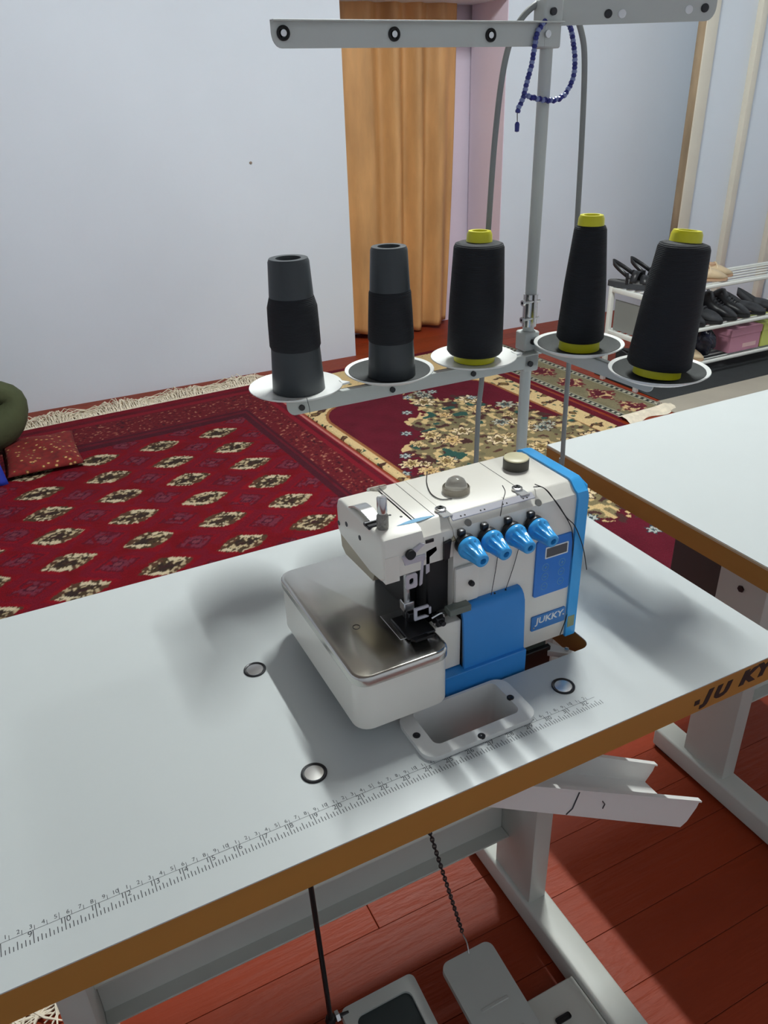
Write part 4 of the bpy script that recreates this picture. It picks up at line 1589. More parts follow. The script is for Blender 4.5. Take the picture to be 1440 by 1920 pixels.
# ================================================================== THREAD CONES
def cone(name, label, c_, prof_tube, prof_yarn, tubemat, tilt=(0, 0)):
    ax = Vector((tilt[0], tilt[1], 1)).normalized()
    base = Vector(c_)
    o = thing(name, label, 'thread cone', base, 'thread cones on the stand')
    bm = B()
    prof_tube = [(r * 1.03, h_ * 1.03) for r, h_ in prof_tube]
    prof_yarn = [(r * 1.03, h_ * 1.03) for r, h_ in prof_yarn]
    lathe(bm, prof_tube, base, ax, 44)
    mk('cone_core', bm, tubemat, o, ang=45)
    bm = B()
    lathe(bm, prof_yarn, base, ax, 44)
    mk('yarn', bm, M_YARN, o, ang=50)
    return o


def tubeprof(r0, r1, h):
    return [(r0 - 0.004, 0.0), (r0, 0.001), (r0 + (r1 - r0) * 0.97, h - 0.004), (r1 - 0.0015, h), (r1 * 0.62, h), (r1 * 0.58, h - 0.004), (r1 * 0.58, h - 0.10), (r0 * 0.6, 0.002), (r0 - 0.004, 0.0)]


def rad(r0, r1, h, z):
    return r0 + (r1 - r0) * z / h


c1, c2, c3, c4, c5 = dish_c
# two nearly used-up charcoal cones
h = 0.172
r0, r1 = 0.0355, 0.0260
cone('thread_cone', 'charcoal cone with a band of thread, leftmost on the stand', (c1.x + 0.004, c1.y, c1.z - 0.0068), tubeprof(r0, r1, h),
     [(rad(r0, r1, h, 0.058) - .0005, 0.0575), (rad(r0, r1, h, 0.064) + 0.0018, 0.062), (rad(r0, r1, h, 0.09) + 0.0028, 0.09), (rad(r0, r1, h, 0.112) + 0.0032, 0.112), (rad(r0, r1, h, 0.124) + 0.001, 0.122), (rad(r0, r1, h, 0.128) - .0005, 0.1275)], M_TUBE)
r0, r1, h = 0.0335, 0.0245, 0.175
cone('thread_cone', 'charcoal cone with a thread band in front of the curtain, second from the left', (c2.x + 0.004, c2.y, c2.z - 0.0085), tubeprof(r0, r1, h),
     [(rad(r0, r1, h, 0.05) - .0005, 0.0495), (rad(r0, r1, h, 0.054) + 0.0012, 0.053), (rad(r0, r1, h, 0.09) + 0.0014, 0.09), (rad(r0, r1, h, 0.116) + 0.0012, 0.116), (rad(r0, r1, h, 0.12) - .0005, 0.1205)], M_TUBE)


def yellow(label, c_, r0, r1, h, yr0, yr1, y0, y1, tilt=(0, 0)):
    prof = [(yr0 - 0.012, y0 - 0.0005), (yr0 - 0.003, y0), (yr0, y0 + 0.004), (yr0 + (yr1 - yr0) * 0.5 + 0.001, (y0 + y1) / 2), (yr1, y1 - 0.006), (yr1 - 0.002, y1 - 0.0015), (yr1 - 0.006, y1), (r1 - 0.001, y1 + 0.0015)]
    return cone('thread_cone', label, c_, tubeprof(r0, r1, h), prof, M_YELLOW, tilt)


yellow('thick full black cone with yellow core beside the pole', (c3.x + 0.001, c3.y, c3.z - 0.0068), 0.030, 0.0168, 0.181, 0.0405, 0.0350, 0.012, 0.166, (0.02, 0))
yellow('slender black cone with yellow core, first to the right of the pole', (c4.x + 0.001, c4.y, c4.z - 0.0085), 0.0285, 0.0165, 0.180, 0.0330, 0.0215, 0.014, 0.168, (0.01, 0))
yellow('leaning full black cone with yellow core, rightmost on the stand', (c5.x - 0.001, c5.y + 0.002, c5.z - 0.0080), 0.030, 0.0180, 0.176, 0.0400, 0.0310, 0.012, 0.162, (0.105, 0.0))

# ================================================================== CABLE, BEAD CORD, LOOSE THREADS
cpts = [on_y(893, 858, 0.542), on_y(897, 770, 0.542), on_y(904, 700, 0.542), on_y(908, 560, 0.542), on_y(917, 410, 0.540), on_y(928, 260, 0.538), on_y(944, 130, 0.534), on_y(966, 55, 0.532), on_y(1000, 12, 0.530), on_y(1040, -2, 0.528), on_y(1072, 18, 0.526), on_y(1090, 60, 0.524), on_y(1096, 120, 0.524), on_y(1091, 260, 0.524), on_y(1082, 420, 0.524), on_y(1074, 560, 0.526), on_y(1066, 690, 0.530), on_y(1058, 800, 0.532), on_y(1054, 870, 0.534)]
# carry both ends down through the table behind the machine
a0, a1 = cpts[0], cpts[-1]
cpts = [Vector((a0.x - 0.004, 0.542, TZ + 0.0)), Vector((a0.x - 0.002, 0.542, TZ + 0.03))] + cpts + [Vector((a1.x - 0.002, 0.535, TZ + 0.03)), Vector((a1.x - 0.002, 0.535, TZ + 0.0))]
bm = B()
tube(bm, smooth_path(cpts, 8), 0.0041, 12)
tag(mk('power_cable', bm, M_CABLE), 'grey cable looping up over the top of the thread stand', 'cable')

bead = thing('bead_cord', 'blue and white beaded cord looped round the stand pole', 'bead cord', on_y(1040, 40, 0.5095))
path = smooth_path([on_y(1024, 36, 0.5030), on_y(1008, 60, 0.5035), on_y(1003, 84, 0.5040), on_y(997, 120, 0.5045), on_y(989, 150, 0.5045), on_y(980, 186, 0.5045), on_y(973, 200, 0.5045), on_y(970, 212, 0.5045)], 8)
path2 = smooth_path([on_y(1024, 34, 0.5330), on_y(1050, 30, 0.5315), on_y(1068, 48, 0.5195), on_y(1075, 80, 0.5075), on_y(1078, 115, 0.5035), on_y(1074, 148, 0.5030), on_y(1058, 178, 0.5030), on_y(1038, 188, 0.5030), on_y(1012, 186, 0.5035), on_y(984, 179, 0.5050)], 8)


def resample(pts, step):
    out = [pts[0]]
    acc = 0
    for a, b in zip(pts, pts[1:]):
        d = (b - a).length
        while acc + d >= step:
            t = (step - acc) / d
            a = a + (b - a) * t
            out.append(a)
            d = (b - a).length
            acc = 0
        acc += d
    return out


bmA, bmB = B(), B()
cnt = 0
for pth in (path, path2):
    rs = resample(pth, 0.0046)
    for a, b in zip(rs, rs[1:]):
        ax = (b - a).normalized()
        tgt = bmB if cnt % 5 in (1, 3) else bmA
        off = ax.orthogonal().normalized() * 0.0007 * (1 if cnt % 2 else -1)
        lathe(tgt, [(0, 0), (0.0030, 0.0006), (0.0038, 0.0028), (0.0030, 0.0050), (0, 0.0056)], a + off, ax, 8)
        cnt += 1
mk('navy_beads', bmA, M_NAVY, bead, kind='stuff')
mk('pale_beads', bmB, M_PBEAD, bead, kind='stuff')
bm = B()
tube(bm, [path[-1], on_y(970, 232, 0.5045)], 0.0006, 5)
mk('tail_thread', bm, M_THREAD, bead)
bm = B()
lathe(bm, [(0, 0), (0.003, 0.001), (0.0033, 0.010), (0.0018, 0.0125), (0, 0.013)], on_y(969, 248, 0.5045), n=10)
mk('tail_bead', bm, M_NAVY, bead)


def thread(label, pts, r=0.0005, m=None):
    bm = B()
    tube(bm, smooth_path(pts, 8), r, 5)
    return tag(mk('loose_thread', bm, m or M_THREAD), label, 'thread')


FY = 0.1485
thread('dark thread trailing from the chrome guide bar down the blue end', [on_z(1000, 913, z_(0.219)), on_z(1018, 914, z_(0.2185)), on_y(1035, 932, FY - 0.006), on_y(1048, 948, FY - 0.004), on_y(1062, 970, FY - 0.003), on_y(1077, 985, FY - 0.004), on_y(1088, 1010, 0.144), on_y(1095, 1035, 0.1435), on_y(1100, 1068, 0.144)], 0.0006)
thread('dark thread dropping along the right edge of the control panel', [on_z(1003, 908, z_(0.219)), on_y(1024, 918, FY - 0.006), on_y(1041, 940, FY - 0.004), on_y(1068, 982, FY - 0.002), on_y(1074, 1010, FY - 0.001), on_y(1073, 1060, FY - 0.001), on_y(1070, 1110, FY - 0.001), on_y(1064, 1150, FY - 0.0015), on_y(1050, 1190, FY - 0.002)], 0.0006)
thread('short looped thread beside the oil sight dome', [on_z(801, 884, z_(0.216)), on_z(800, 905, z_(0.216)), on_z(808, 925, z_(0.216)), on_z(826, 936, z_(0.216)), on_z(848, 935, z_(0.216))], 0.0006)
thread('fine thread from the second blue knob to the blue cover', [on_y(933, 1042, 0.1480), on_y(930, 1065, 0.1480), on_y(919, 1126, 0.1448)], 0.0004)
thread('fine thread from the third blue knob to the blue cover', [on_y(972, 1030, 0.1480), on_y(962, 1065, 0.1480), on_y(943, 1120, 0.1448)], 0.0004)
thread('wavy thread stub standing above the chrome guide bar', [on_z(942, 910, z_(0.226)), on_z(947, 922, z_(0.221)), on_z(943, 938, z_(0.2155)), on_y(941, 950, 0.1535), on_y(938, 968, 0.1475)], 0.0005)
thread('thin thread end hanging below the leftmost white dish', [on_y(575, 746, 0.455), on_y(580, 765, 0.455), on_y(581, 776, 0.455)], 0.0004)

# ================================================================== SHOE RACK
rack = thing('shoe_rack', 'white three tier metal shoe rack full of shoes', 'shoe rack', (3.65, 2.45, 0))
RX0, RX1, RY0, RY1 = 3.095, 4.30, 2.315, 2.58
TIERS = (0.085, 0.265, 0.478)
for xx in (RX0, RX1 - 0.022):
    for yy_ in (RY0, RY1 - 0.022):
        bx('post', rack, M_RACK, xx, xx + 0.022, yy_, yy_ + 0.022, 0.0 if xx < 3.2 else 0.0052, TIERS[2] + 0.003, 0.002)
for zt_ in TIERS:
    for xx in (RX0, RX1 - 0.022):
        bx('end_rail', rack, M_RACK, xx + 0.001, xx + 0.021, RY0 + 0.02, RY1 - 0.02, zt_ - 0.022, zt_, 0.002)
    bx('front_rail', rack, M_RACK, RX0 + 0.02, RX1 - 0.02, RY0 + 0.002, RY0 + 0.02, zt_ - 0.015, zt_ + 0.003, 0.006, 3)
    bx('back_rail', rack, M_RACK, RX0 + 0.02, RX1 - 0.02, RY1 - 0.02, RY1 - 0.002, zt_ - 0.015, zt_ + 0.003, 0.006, 3)
    for k in range(5):
        yk = RY0 + 0.045 + k * 0.044
        bm = B()
        cyl(bm, (RX0 + 0.015, yk, zt_ - 0.004), (RX1 - 0.015, yk, zt_ - 0.004), 0.0042, n=8)
        mk('rod', bm, M_RACK, rack)
bx('end_panel', rack, mat('grey_fabric_panel', srgb(130, 132, 128), 0.8), RX0 + 0.024, RX0 + 0.028, RY0 + 0.03, RY1 - 0.03, TIERS[1] + 0.005, TIERS[2] - 0.06)


# ------------------------------------------------------------------ shoes: toe along +x in local space
def loft(bm, secs, n=20, cap=True):
    """secs: (x, halfwidth, zbottom, ztop, yshift)"""
    rings = []
    for x, w, zb, zt_, ys in secs:
        ring = []
        for i in range(n):
            a = 2 * math.pi * i / n
            ca, sa = math.cos(a), math.sin(a)
            yy2 = ys + w * math.copysign(abs(ca) ** 0.75, ca)
            zz2 = (zb + zt_) / 2 + (zt_ - zb) / 2 * math.copysign(abs(sa) ** (0.6 if sa < 0 else 1.0), sa)
            ring.append(bm.verts.new((x, yy2, zz2)))
        rings.append(ring)
    for A_, B_ in zip(rings, rings[1:]):
        for i in range(n):
            bm.faces.new((A_[i], A_[(i + 1) % n], B_[(i + 1) % n], B_[i]))
    if cap:
        bm.faces.new(rings[0][::-1])
        bm.faces.new(rings[-1])
    return rings


def sole_outline(L, W, n=28):
    out = []
    for i in range(n):
        a = 2 * math.pi * i / n
        x = 0.5 * L * math.cos(a)
        t = (x / L) + 0.5
        w = W * (0.36 + 0.16 * t + 0.06 * math.sin(t * math.pi * 2 + 3.6))
        out.append((x, w * math.copysign(abs(math.sin(a)) ** 0.7, math.sin(a))))
    return out


def make_shoe(name, label, kind, m, loc, rotz, L=0.25, W=0.095, soleth=0.014, group=None):
    o = thing(name, label, 'shoe' if kind != 'sandal' else 'sandal', loc, group, local=True, rotz=rotz)
    bm = B()
    prism(bm, sole_outline(L, W), 'z', 0.0, soleth)
    mk('sole', bm, M_SHOEG if kind == 'sandal' else M_BLACK if m is not M_SHOEB else M_INSOLE, o, ang=40)
    if kind == 'flat':
        bm = B()
        secs = []
        for t in np.linspace(0.0, 1.0, 15):
            x = (t - 0.5) * L * 0.97
            w = W * (0.34 + 0.16 * t + 0.05 * math.sin(t * math.pi * 2 + 3.6))
            e = min(1, (t / 0.06) ** 0.5 if t > 0 else 0.35, ((1 - t) / 0.2) ** 0.5 if t < 1 else 0.12)
            w *= max(e, 0.2)
            top = soleth + (0.058 - 0.02 * t if t < 0.55 else 0.05 * max(1 - ((t - 0.5) / 0.55) ** 2, 0.1))
            secs.append((x, w, soleth * 0.6, top, 0))
        loft(bm, secs, 20)
        up = mk('upper', bm, m, o, ang=60)
        bm = B()
        prism(bm, [(x * 0.52 - L * 0.15, y * 0.66) for x, y in sole_outline(L, W)], 'z', soleth + 0.044, soleth + 0.0555)
        mk('shoe_opening', bm, M_INSOLE if m is M_SHOEB else M_BLACKIN, up, ang=40)
        bm = B()
        pts = [(L * (0.10), -W * 0.43, soleth + 0.03), (L * 0.085, -W * 0.2, soleth + 0.055), (L * 0.08, W * 0.2, soleth + 0.055), (L * 0.1, W * 0.43, soleth + 0.03)]
        tube(bm, smooth_path(pts, 5), 0.004, 6)
        mk('strap', bm, m, o)
    elif kind == 'sandal':
        bm = B()
        prism(bm, [(x * 0.96, y * 0.94) for x, y in sole_outline(L, W)], 'z', soleth, soleth + 0.004)
        mk('footbed', bm, mat('grey_footbed', srgb(96, 96, 96), 0.8), o, ang=40)

        def strap(x0, x1, hgt, wd, nm):
            bm = B()
            prev = None
            for k in range(13):
                a = math.pi * k / 12
                xx = x0 + (x1 - x0) * math.sin(a)
                yy2 = -W * 0.46 * math.cos(a)
                zz2 = soleth * 0.8 + hgt * math.sin(a) ** 0.7
                row = [bm.verts.new((xx - wd, yy2, zz2)), bm.verts.new((xx + wd, yy2, zz2 - (0.004 if wd > 0.01 else 0)))]
                if prev:
                    bm.faces.new((prev[0], row[0], row[1], prev[1]))
                prev = row
            s2 = mk(nm, bm, m, o, ang=180)
            s2.modifiers.new('t', 'SOLIDIFY').thickness = 0.004
        strap(L * 0.26, L * 0.24, 0.045, 0.021, 'toe_strap')
        strap(L * 0.04, L * 0.06, 0.062, 0.016, 'instep_strap')
        # heel loop
        bm = B()
        prev = None
        for k in range(15):
            a = math.pi * k / 14
            xx = -L * 0.08 - L * 0.36 * math.sin(a)
            yy2 = -W * 0.42 * math.cos(a)
            zz2 = soleth + 0.035 + 0.055 * math.sin(a)
            row = [bm.verts.new((xx, yy2, zz2 - 0.012)), bm.verts.new((xx - 0.003, yy2 * 0.95, zz2 + 0.012))]
            if prev:
                bm.faces.new((prev[0], row[0], row[1], prev[1]))
            prev = row
        s2 = mk('heel_strap', bm, m, o, ang=180)
        s2.modifiers.new('t', 'SOLIDIFY').thickness = 0.004
        for sgn in (-1, 1):
            bm = B()
            box(bm, -L * 0.10, -L * 0.05, sgn * W * 0.43 - 0.003, sgn * W * 0.43 + 0.003, soleth * 0.8, soleth + 0.05, 0.001, 1)
            mk('side_strap', bm, m, o)
    elif kind == 'slingback':
        bm = B()
        secs = []
        for t in np.linspace(0.45, 1.0, 10):
            x = (t - 0.5) * L * 0.97
            w = W * (0.38 + 0.14 * t) * max(min(1, ((1 - t) / 0.18) ** 0.5), 0.2)
            top = soleth + 0.045 * max(1 - ((t - 0.45) / 0.62) ** 2, 0.1)
            secs.append((x, w, soleth * 0.6, top, 0))
        loft(bm, secs, 18)
        mk('vamp', bm, m, o, ang=60)
        bm = B()
        prism(bm, [(x * 0.95, y * 0.9) for x, y in sole_outline(L, W)], 'z', soleth, soleth + 0.003)
        mk('insole', bm, M_INSOLE, o)
        bm = B()
        prev = None
        for k in range(15):
            a = math.pi * k / 14
            xx = L * 0.0 - L * 0.46 * math.sin(a)
            yy2 = -W * 0.42 * math.cos(a)
            zz2 = soleth + 0.02 + 0.06 * math.sin(a)
            row = [bm.verts.new((xx, yy2, soleth * 0.7 if k in (0, 14) else zz2 - 0.030)), bm.verts.new((xx, yy2, zz2 + 0.008))]
            if prev:
                bm.faces.new((prev[0], row[0], row[1], prev[1]))
            prev = row
        s2 = mk('heel_counter', bm, m, o, ang=180)
        s2.modifiers.new('t', 'SOLIDIFY').thickness = 0.003
    elif kind == 'boot':
        bm = B()
        secs = []
        for t in np.linspace(0.0, 1.0, 16):
            x = (t - 0.5) * L * 0.97
            w = W * (0.38 + 0.14 * t) * max(min(1, (t / 0.05) ** 0.5 if t > 0 else .4, ((1 - t) / 0.18) ** 0.5), 0.25)
            top = soleth + (0.095 - 0.02 * math.cos(t * 9) if t < 0.42 else 0.06 * max(1 - ((t - 0.42) / 0.62) ** 2, 0.1) + 0.035 * max(0, 1 - (t - 0.42) / 0.15))
            secs.append((x, w, soleth * 0.6, top, 0))
        loft(bm, secs, 18)
        up = mk('upper', bm, m, o, ang=60)
        bm = B()
        for sy in (-1, 1):
            tube(bm, smooth_path([(-L * 0.42, sy * 0.012, soleth + 0.09), (-L * 0.47, sy * 0.008, soleth + 0.118), (-L * 0.43, 0, soleth + 0.122)], 5), 0.003, 6)
        mk('pull_tab', bm, m, up)
        bm = B()
        for k in range(4):
            xx = L * (0.0 + 0.055 * k)
            tube(bm, smooth_path([(xx, -0.022, soleth + 0.070 - 0.008 * k), (xx + 0.003, 0, soleth + 0.083 - 0.009 * k), (xx, 0.022, soleth + 0.070 - 0.008 * k)], 4), 0.0024, 6)
        mk('lace', bm, M_SHOEG, o)
    return o


T3, T2, T1 = TIERS[2] + 0.004, TIERS[1] + 0.004, TIERS[0] + 0.004
D = math.radians
make_shoe('sandal', 'black strappy sandal at the left end of the rack top', 'sandal', M_SHOEK, (3.165, 2.49, T3), D(-62), 0.255, 0.098, 0.026, 'black sandals')
make_shoe('sandal', 'black strappy sandal behind the rightmost cone on the rack top', 'sandal', M_SHOEK, (3.275, 2.49, T3), D(-66), 0.255, 0.098, 0.026, 'black sandals')
make_shoe('flat_shoe', 'beige flat shoe lying near the cone on the rack top', 'flat', M_SHOEB, (3.575, 2.43, T3), D(-36), 0.235, 0.088, 0.010, 'beige shoes')
make_shoe('flat_shoe', 'beige flat shoe with rounded toe towards the bare top rods', 'flat', M_SHOEB, (3.665, 2.475, T3), D(-30), 0.235, 0.088, 0.010, 'beige shoes')
make_shoe('trainer', 'black high shoe partly behind the leaning cone on middle tier', 'boot', M_SHOEK, (3.49, 2.45, T2), D(-72), 0.25, 0.09, 0.018, 'dark shoes on the middle tier')
make_shoe('trainer', 'charcoal low shoe second from the leaning cone on middle tier', 'flat', M_SHOEG, (3.600, 2.44, T2), D(-70), 0.25, 0.092, 0.016, 'dark shoes on the middle tier')
make_shoe('trainer', 'black shoe with raised heel loop on the middle tier', 'boot', M_SHOEK, (3.71, 2.45, T2), D(-66), 0.25, 0.09, 0.018, 'dark shoes on the middle tier')
make_shoe('trainer', 'black shoe with heel loop left of the tan lined sandal', 'boot', M_SHOEK, (3.81, 2.455, T2), D(-64), 0.25, 0.09, 0.018, 'dark shoes on the middle tier')
make_shoe('slingback', 'dark slingback shoe with tan insole on the middle tier', 'slingback', M_SHOEG, (3.925, 2.45, T2), D(-64), 0.245, 0.088, 0.014, 'slingback shoes')
make_shoe('slingback', 'dark slingback shoe at the right picture edge', 'slingback', M_SHOEG, (4.035, 2.45, T2), D(-64), 0.245, 0.088, 0.014, 'slingback shoes')
make_shoe('flat_shoe', 'beige shoe on the bottom tier beside the leaning cone', 'flat', M_SHOEB, (3.50, 2.43, T1), D(-60), 0.235, 0.09, 0.010, 'beige shoes')
make_shoe('trainer', 'dark low shoe on the bottom tier behind the sandal end', 'flat', M_SHOEG, (3.22, 2.45, T1), D(-70), 0.25, 0.092, 0.016)
# crumpled dark bag
bm = B()
bmesh.ops.create_icosphere(bm, subdivisions=4, radius=1)
rr = random.Random(4)
from mathutils import noise as mnoise
for v in bm.verts:
    n_ = mnoise.noise(v.co * 2.3) * 0.22 + mnoise.noise(v.co * 6) * 0.08
    v.co = v.co * (1 + n_)
    top = max(0, v.co.z)
    v.co = Vector((3.63 + v.co.x * 0.062 * (1 - 0.35 * top), 2.43 + v.co.y * 0.08 * (1 - 0.35 * top), max(T1 + 0.076 + v.co.z * 0.085, T1)))
tag(mk('plastic_bag', bm, M_BAG, ang=180), 'crumpled dark plastic bag beside the pink shoe box', 'bag')
# boxes
for nm, lab, m_, x0, x1, y0, y1, hh in (('shoe_box', 'pink shoe box with pale label on the bottom tier', M_BOXP, 3.755, 3.985, 2.345, 2.53, 0.125), ('shoe_box', 'lime yellow shoe box at the right picture edge', M_BOXL, 3.995, 4.26, 2.345, 2.53, 0.125)):
    o = thing(nm, lab, 'box', ((x0 + x1) / 2, (y0 + y1) / 2, T1), 'shoe boxes on the bottom tier')
    bx('box_body', o, m_, x0 + 0.003, x1 - 0.003, y0 + 0.003, y1 - 0.003, T1, T1 + hh - 0.004, 0.001, 1)
    bx('box_lid', o, m_, x0, x1, y0, y1, T1 + hh - 0.038, T1 + hh, 0.001, 1)
    if m_ is M_BOXP:
        bx('box_label', o, mat('pale_pink_label', srgb(222, 184, 184), 0.6), x0 + 0.10, x1 - 0.03, y0 + 0.0018, y0 + 0.003, T1 + 0.018, T1 + 0.040)

# ================================================================== PERSON seated on the carpet at the left edge
per = thing('person', 'person in olive clothes and blue cloth sitting on the red carpet', 'person', (-0.15, 3.15, 0.008))


def skin_mesh(name, verts, edges, radii, m, parent, root=0, sub=2):
    me = bpy.data.meshes.new(name)
    me.from_pydata([Vector(v) for v in verts], edges, [])
    o = bpy.data.objects.new(name, me)
    C.objects.link(o)
    sk = o.modifiers.new('skin', 'SKIN')
    for i, r in enumerate(radii):
        rv = me.skin_vertices[0].data[i]
        rv.radius = (r, r) if not isinstance(r, tuple) else r
        rv.use_root = (i == root)
    sk.use_smooth_shade = True
    ss = o.modifiers.new('sub', 'SUBSURF')
    ss.levels = ss.render_levels = sub
    dg = bpy.context.evaluated_depsgraph_get()
    dg.update()
    me2 = bpy.data.meshes.new_from_object(o.evaluated_get(dg))
    bpy.data.objects.remove(o)
    bm = B()
    bm.from_mesh(me2)
    bpy.data.meshes.remove(me2)
    zmin = 0.013
    for v in bm.verts:
        v.co.z = max(v.co.z, zmin)
    return mk(name, bm, m, parent, ang=180)


# pelvis, spine, neck, head base; legs folded; arms resting on the lap
bv = [(-0.17, 3.20, 0.13), (-0.16, 3.20, 0.28), (-0.13, 3.18, 0.44), (-0.11, 3.16, 0.56), (-0.09, 3.14, 0.64), (-0.08, 3.12, 0.70),
      (0.02, 3.24, 0.19), (0.18, 3.235, 0.245), (0.325, 3.24, 0.225), (0.265, 3.19, 0.125), (0.08, 3.10, 0.10), (-0.05, 2.98, 0.06),
      (-0.07, 3.06, 0.14), (0.02, 2.92, 0.16), (0.08, 2.82, 0.15), (0.0, 2.92, 0.09), (-0.12, 3.0, 0.08),
      (-0.09, 3.33, 0.58), (-0.04, 3.38, 0.42), (0.06, 3.28, 0.33),
      (-0.13, 2.99, 0.57), (-0.08, 2.93, 0.42), (0.02, 3.0, 0.32)]
be = [(0, 1), (1, 2), (2, 3), (3, 4), (4, 5), (0, 6), (6, 7), (7, 8), (8, 9), (9, 10), (10, 11), (0, 12), (12, 13), (13, 14), (14, 15), (15, 16), (3, 17), (17, 18), (18, 19), (3, 20), (20, 21), (21, 22)]
br = [0.125, 0.12, 0.125, 0.11, 0.055, 0.05, 0.10, 0.105, 0.090, 0.105, 0.095, 0.05, 0.10, 0.085, 0.07, 0.06, 0.045, 0.06, 0.048, 0.036, 0.06, 0.048, 0.036]
body = skin_mesh('body', bv, be, br, M_OLIVE, per)
# head with face
bm = B()
bmesh.ops.create_uvsphere(bm, u_segments=32, v_segments=24, radius=1)
hc = Vector((-0.055, 3.10, 0.83))
fdir = Vector((1, -0.25, -0.2)).normalized()
Rh = Vector((1, 0, 0)).rotation_difference(fdir).to_matrix()
for v in bm.verts:
    p = v.co.copy()
    q = Vector((p.x * 0.095, p.y * 0.076, p.z * 0.118))
    if p.x > 0.2 and p.z < -0.2:
        q.y *= 0.86
    nose = math.exp(-((p.y / 0.13) ** 2) - (((p.z + 0.12) / 0.2) ** 2)) if p.x > 0 else 0
    q.x += 0.024 * nose
    eye = math.exp(-(((abs(p.y) - 0.38) / 0.15) ** 2) - (((p.z - 0.1) / 0.1) ** 2)) if p.x > 0 else 0
    q.x -= 0.008 * eye
    mouth = math.exp(-((p.y / 0.3) ** 2) - (((p.z + 0.52) / 0.05) ** 2)) if p.x > 0 else 0
    q.x -= 0.004 * mouth
    v.co = hc + Rh @ q
head = mk('head', bm, M_SKIN, per, ang=180)
bm = B()
for sy in (-1, 1):
    bmesh.ops.create_uvsphere(bm, u_segments=12, v_segments=8, radius=0.009, matrix=Matrix.Translation(hc + Rh @ Vector((0.082, sy * 0.03, 0.012))))
mk('eye', bm, M_INKB, head)
bm = B()
for sy in (-1, 1):
    bmesh.ops.create_uvsphere(bm, u_segments=12, v_segments=10, radius=1, matrix=Matrix.Translation(hc + Rh @ Vector((0.0, sy * 0.077, -0.004))) @ Rh.to_4x4() @ Matrix.Diagonal((0.018, 0.008, 0.03, 1)))
mk('ear', bm, M_SKIN, head)
bm = B()
bmesh.ops.create_uvsphere(bm, u_segments=28, v_segments=20, radius=1)
for v in list(bm.verts):
    p = v.co.copy()
    if p.x > 0.35 and p.z < 0.45 or p.z < -0.45:
        bm.verts.remove(v)
        continue
    v.co = hc + Rh @ Vector((p.x * 0.101 - 0.004, p.y * 0.083, p.z * 0.126 + 0.002))
hair = mk('hair', bm, M_HAIR, per, ang=180)
# hands resting on the lap
for hx, hy, hz_, sgn in ((0.075, 3.265, 0.335, 1), (0.035, 3.005, 0.315, -1)):
    hv = [(hx, hy, hz_), (hx + 0.045, hy - 0.012 * sgn, hz_ + 0.004), (hx + 0.08, hy - 0.02 * sgn, hz_)]
    he = [(0, 1), (1, 2)]
    hr = [0.024, (0.020, 0.03), (0.016, 0.032)]
    for f in range(4):
        oy = (-0.03 + 0.02 * f)
        L_ = (0.062, 0.072, 0.068, 0.052)[f]
        i0 = len(hv)
        hv += [(hx + 0.085 + L_ * 0.5, hy - 0.02 * sgn + oy, hz_ - 0.004), (hx + 0.082 + L_, hy - 0.02 * sgn + oy, hz_ - 0.022)]
        he += [(2, i0), (i0, i0 + 1)]
        hr += [0.0085, 0.0075]
    i0 = len(hv)
    hv += [(hx + 0.055, hy + 0.03 * sgn - 0.02 * sgn + 0.022 * sgn, hz_), (hx + 0.085, hy + 0.042 * sgn, hz_ - 0.006)]
    he += [(1, i0), (i0, i0 + 1)]
    hr += [0.011, 0.009]
    skin_mesh('hand', hv, he, hr, M_SKIN, per)
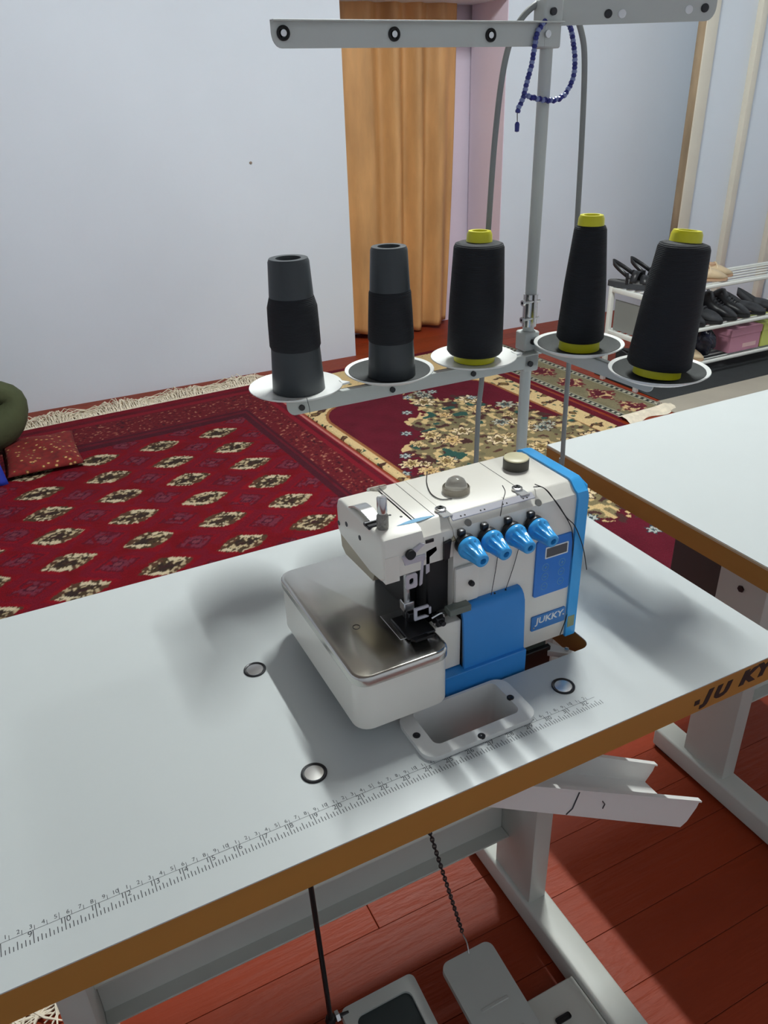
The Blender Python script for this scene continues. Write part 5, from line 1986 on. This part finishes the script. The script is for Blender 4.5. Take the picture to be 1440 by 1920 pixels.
# blue cloth falling from the lap to the carpet
bm = B()
prev = None
for j in range(22):
    t = j / 21
    row = []
    for i in range(17):
        s = i / 16
        x = -0.30 + 0.505 * s
        sag = 0.012 * math.sin(s * 22 + t * 3)
        if t < 0.35:
            y = 3.12 - 0.20 * (t / 0.35)
            zc = 0.285 + 0.012 * math.sin(t * 9)
        else:
            q_ = (t - 0.35) / 0.65
            y = 2.92 - 0.135 * q_ ** 0.7
            zc = 0.285 * (1 - q_) + 0.012
        row.append(bm.verts.new((x + 0.01 * math.sin(t * 7), y + sag, zc + 0.008 * math.sin(s * 17))))
    if prev:
        for i in range(16):
            bm.faces.new((prev[i], prev[i + 1], row[i + 1], row[i]))
    prev = row
cl_ = mk('blue_cloth', bm, M_BLUECL, per, ang=180)
cl_.modifiers.new('t', 'SOLIDIFY').thickness = 0.006

# floral cushion beside the person


def floral_mat():
    m = bpy.data.materials.new('red_floral_cotton')
    m.use_nodes = True
    nt = m.node_tree
    b = nt.nodes['Principled BSDF']
    b.inputs['Roughness'].default_value = 0.9
    tc = nt.nodes.new('ShaderNodeTexCoord')
    v = nt.nodes.new('ShaderNodeTexVoronoi')
    v.inputs['Scale'].default_value = 38
    nt.links.new(tc.outputs['Object'], v.inputs['Vector'])
    r = nt.nodes.new('ShaderNodeValToRGB')
    e = r.color_ramp.elements
    e[0].position = 0.0
    e[0].color = srgb(214, 176, 120)
    e[1].position = 1.0
    e[1].color = srgb(92, 18, 20)
    for p, c_ in ((0.18, srgb(206, 150, 90)), (0.26, srgb(80, 60, 36)), (0.36, srgb(128, 26, 24)), (0.6, srgb(120, 24, 22))):
        k = e.new(p)
        k.color = c_
    nt.links.new(v.outputs['Distance'], r.inputs['Fac'])
    nt.links.new(r.outputs['Color'], b.inputs['Base Color'])
    return m


bm = B()
nxq = 26
cc = on_z(62, 868, 0.0)
g1, g2 = [], []
for j in range(nxq + 1):
    r1_, r2_ = [], []
    for i in range(nxq + 1):
        s, t = i / nxq * 2 - 1, j / nxq * 2 - 1
        e = max(0, (1 - s ** 4) * (1 - t ** 4)) ** 0.5
        x = 0.362 + s * 0.145 * (1 + 0.05 * t * t)
        y = 3.00 + t * 0.195 * (1 + 0.05 * s * s)
        lift = 0.012 * math.sin(s * 5 + t * 3)
        r1_.append(bm.verts.new((x, y, 0.014 + 0.014 + e * (0.026 + lift * 0.5))))
        r2_.append(bm.verts.new((x, y, 0.014 + 0.014 - e * 0.017)))
    g1.append(r1_)
    g2.append(r2_)
for g in (g1, g2):
    for j in range(nxq):
        for i in range(nxq):
            bm.faces.new((g[j][i], g[j][i + 1], g[j + 1][i + 1], g[j + 1][i]))
bmesh.ops.remove_doubles(bm, verts=bm.verts, dist=1e-4)
tag(mk('cushion', bm, floral_mat(), ang=180), 'flat red cushion with small pale flowers beside the seated person', 'cushion')
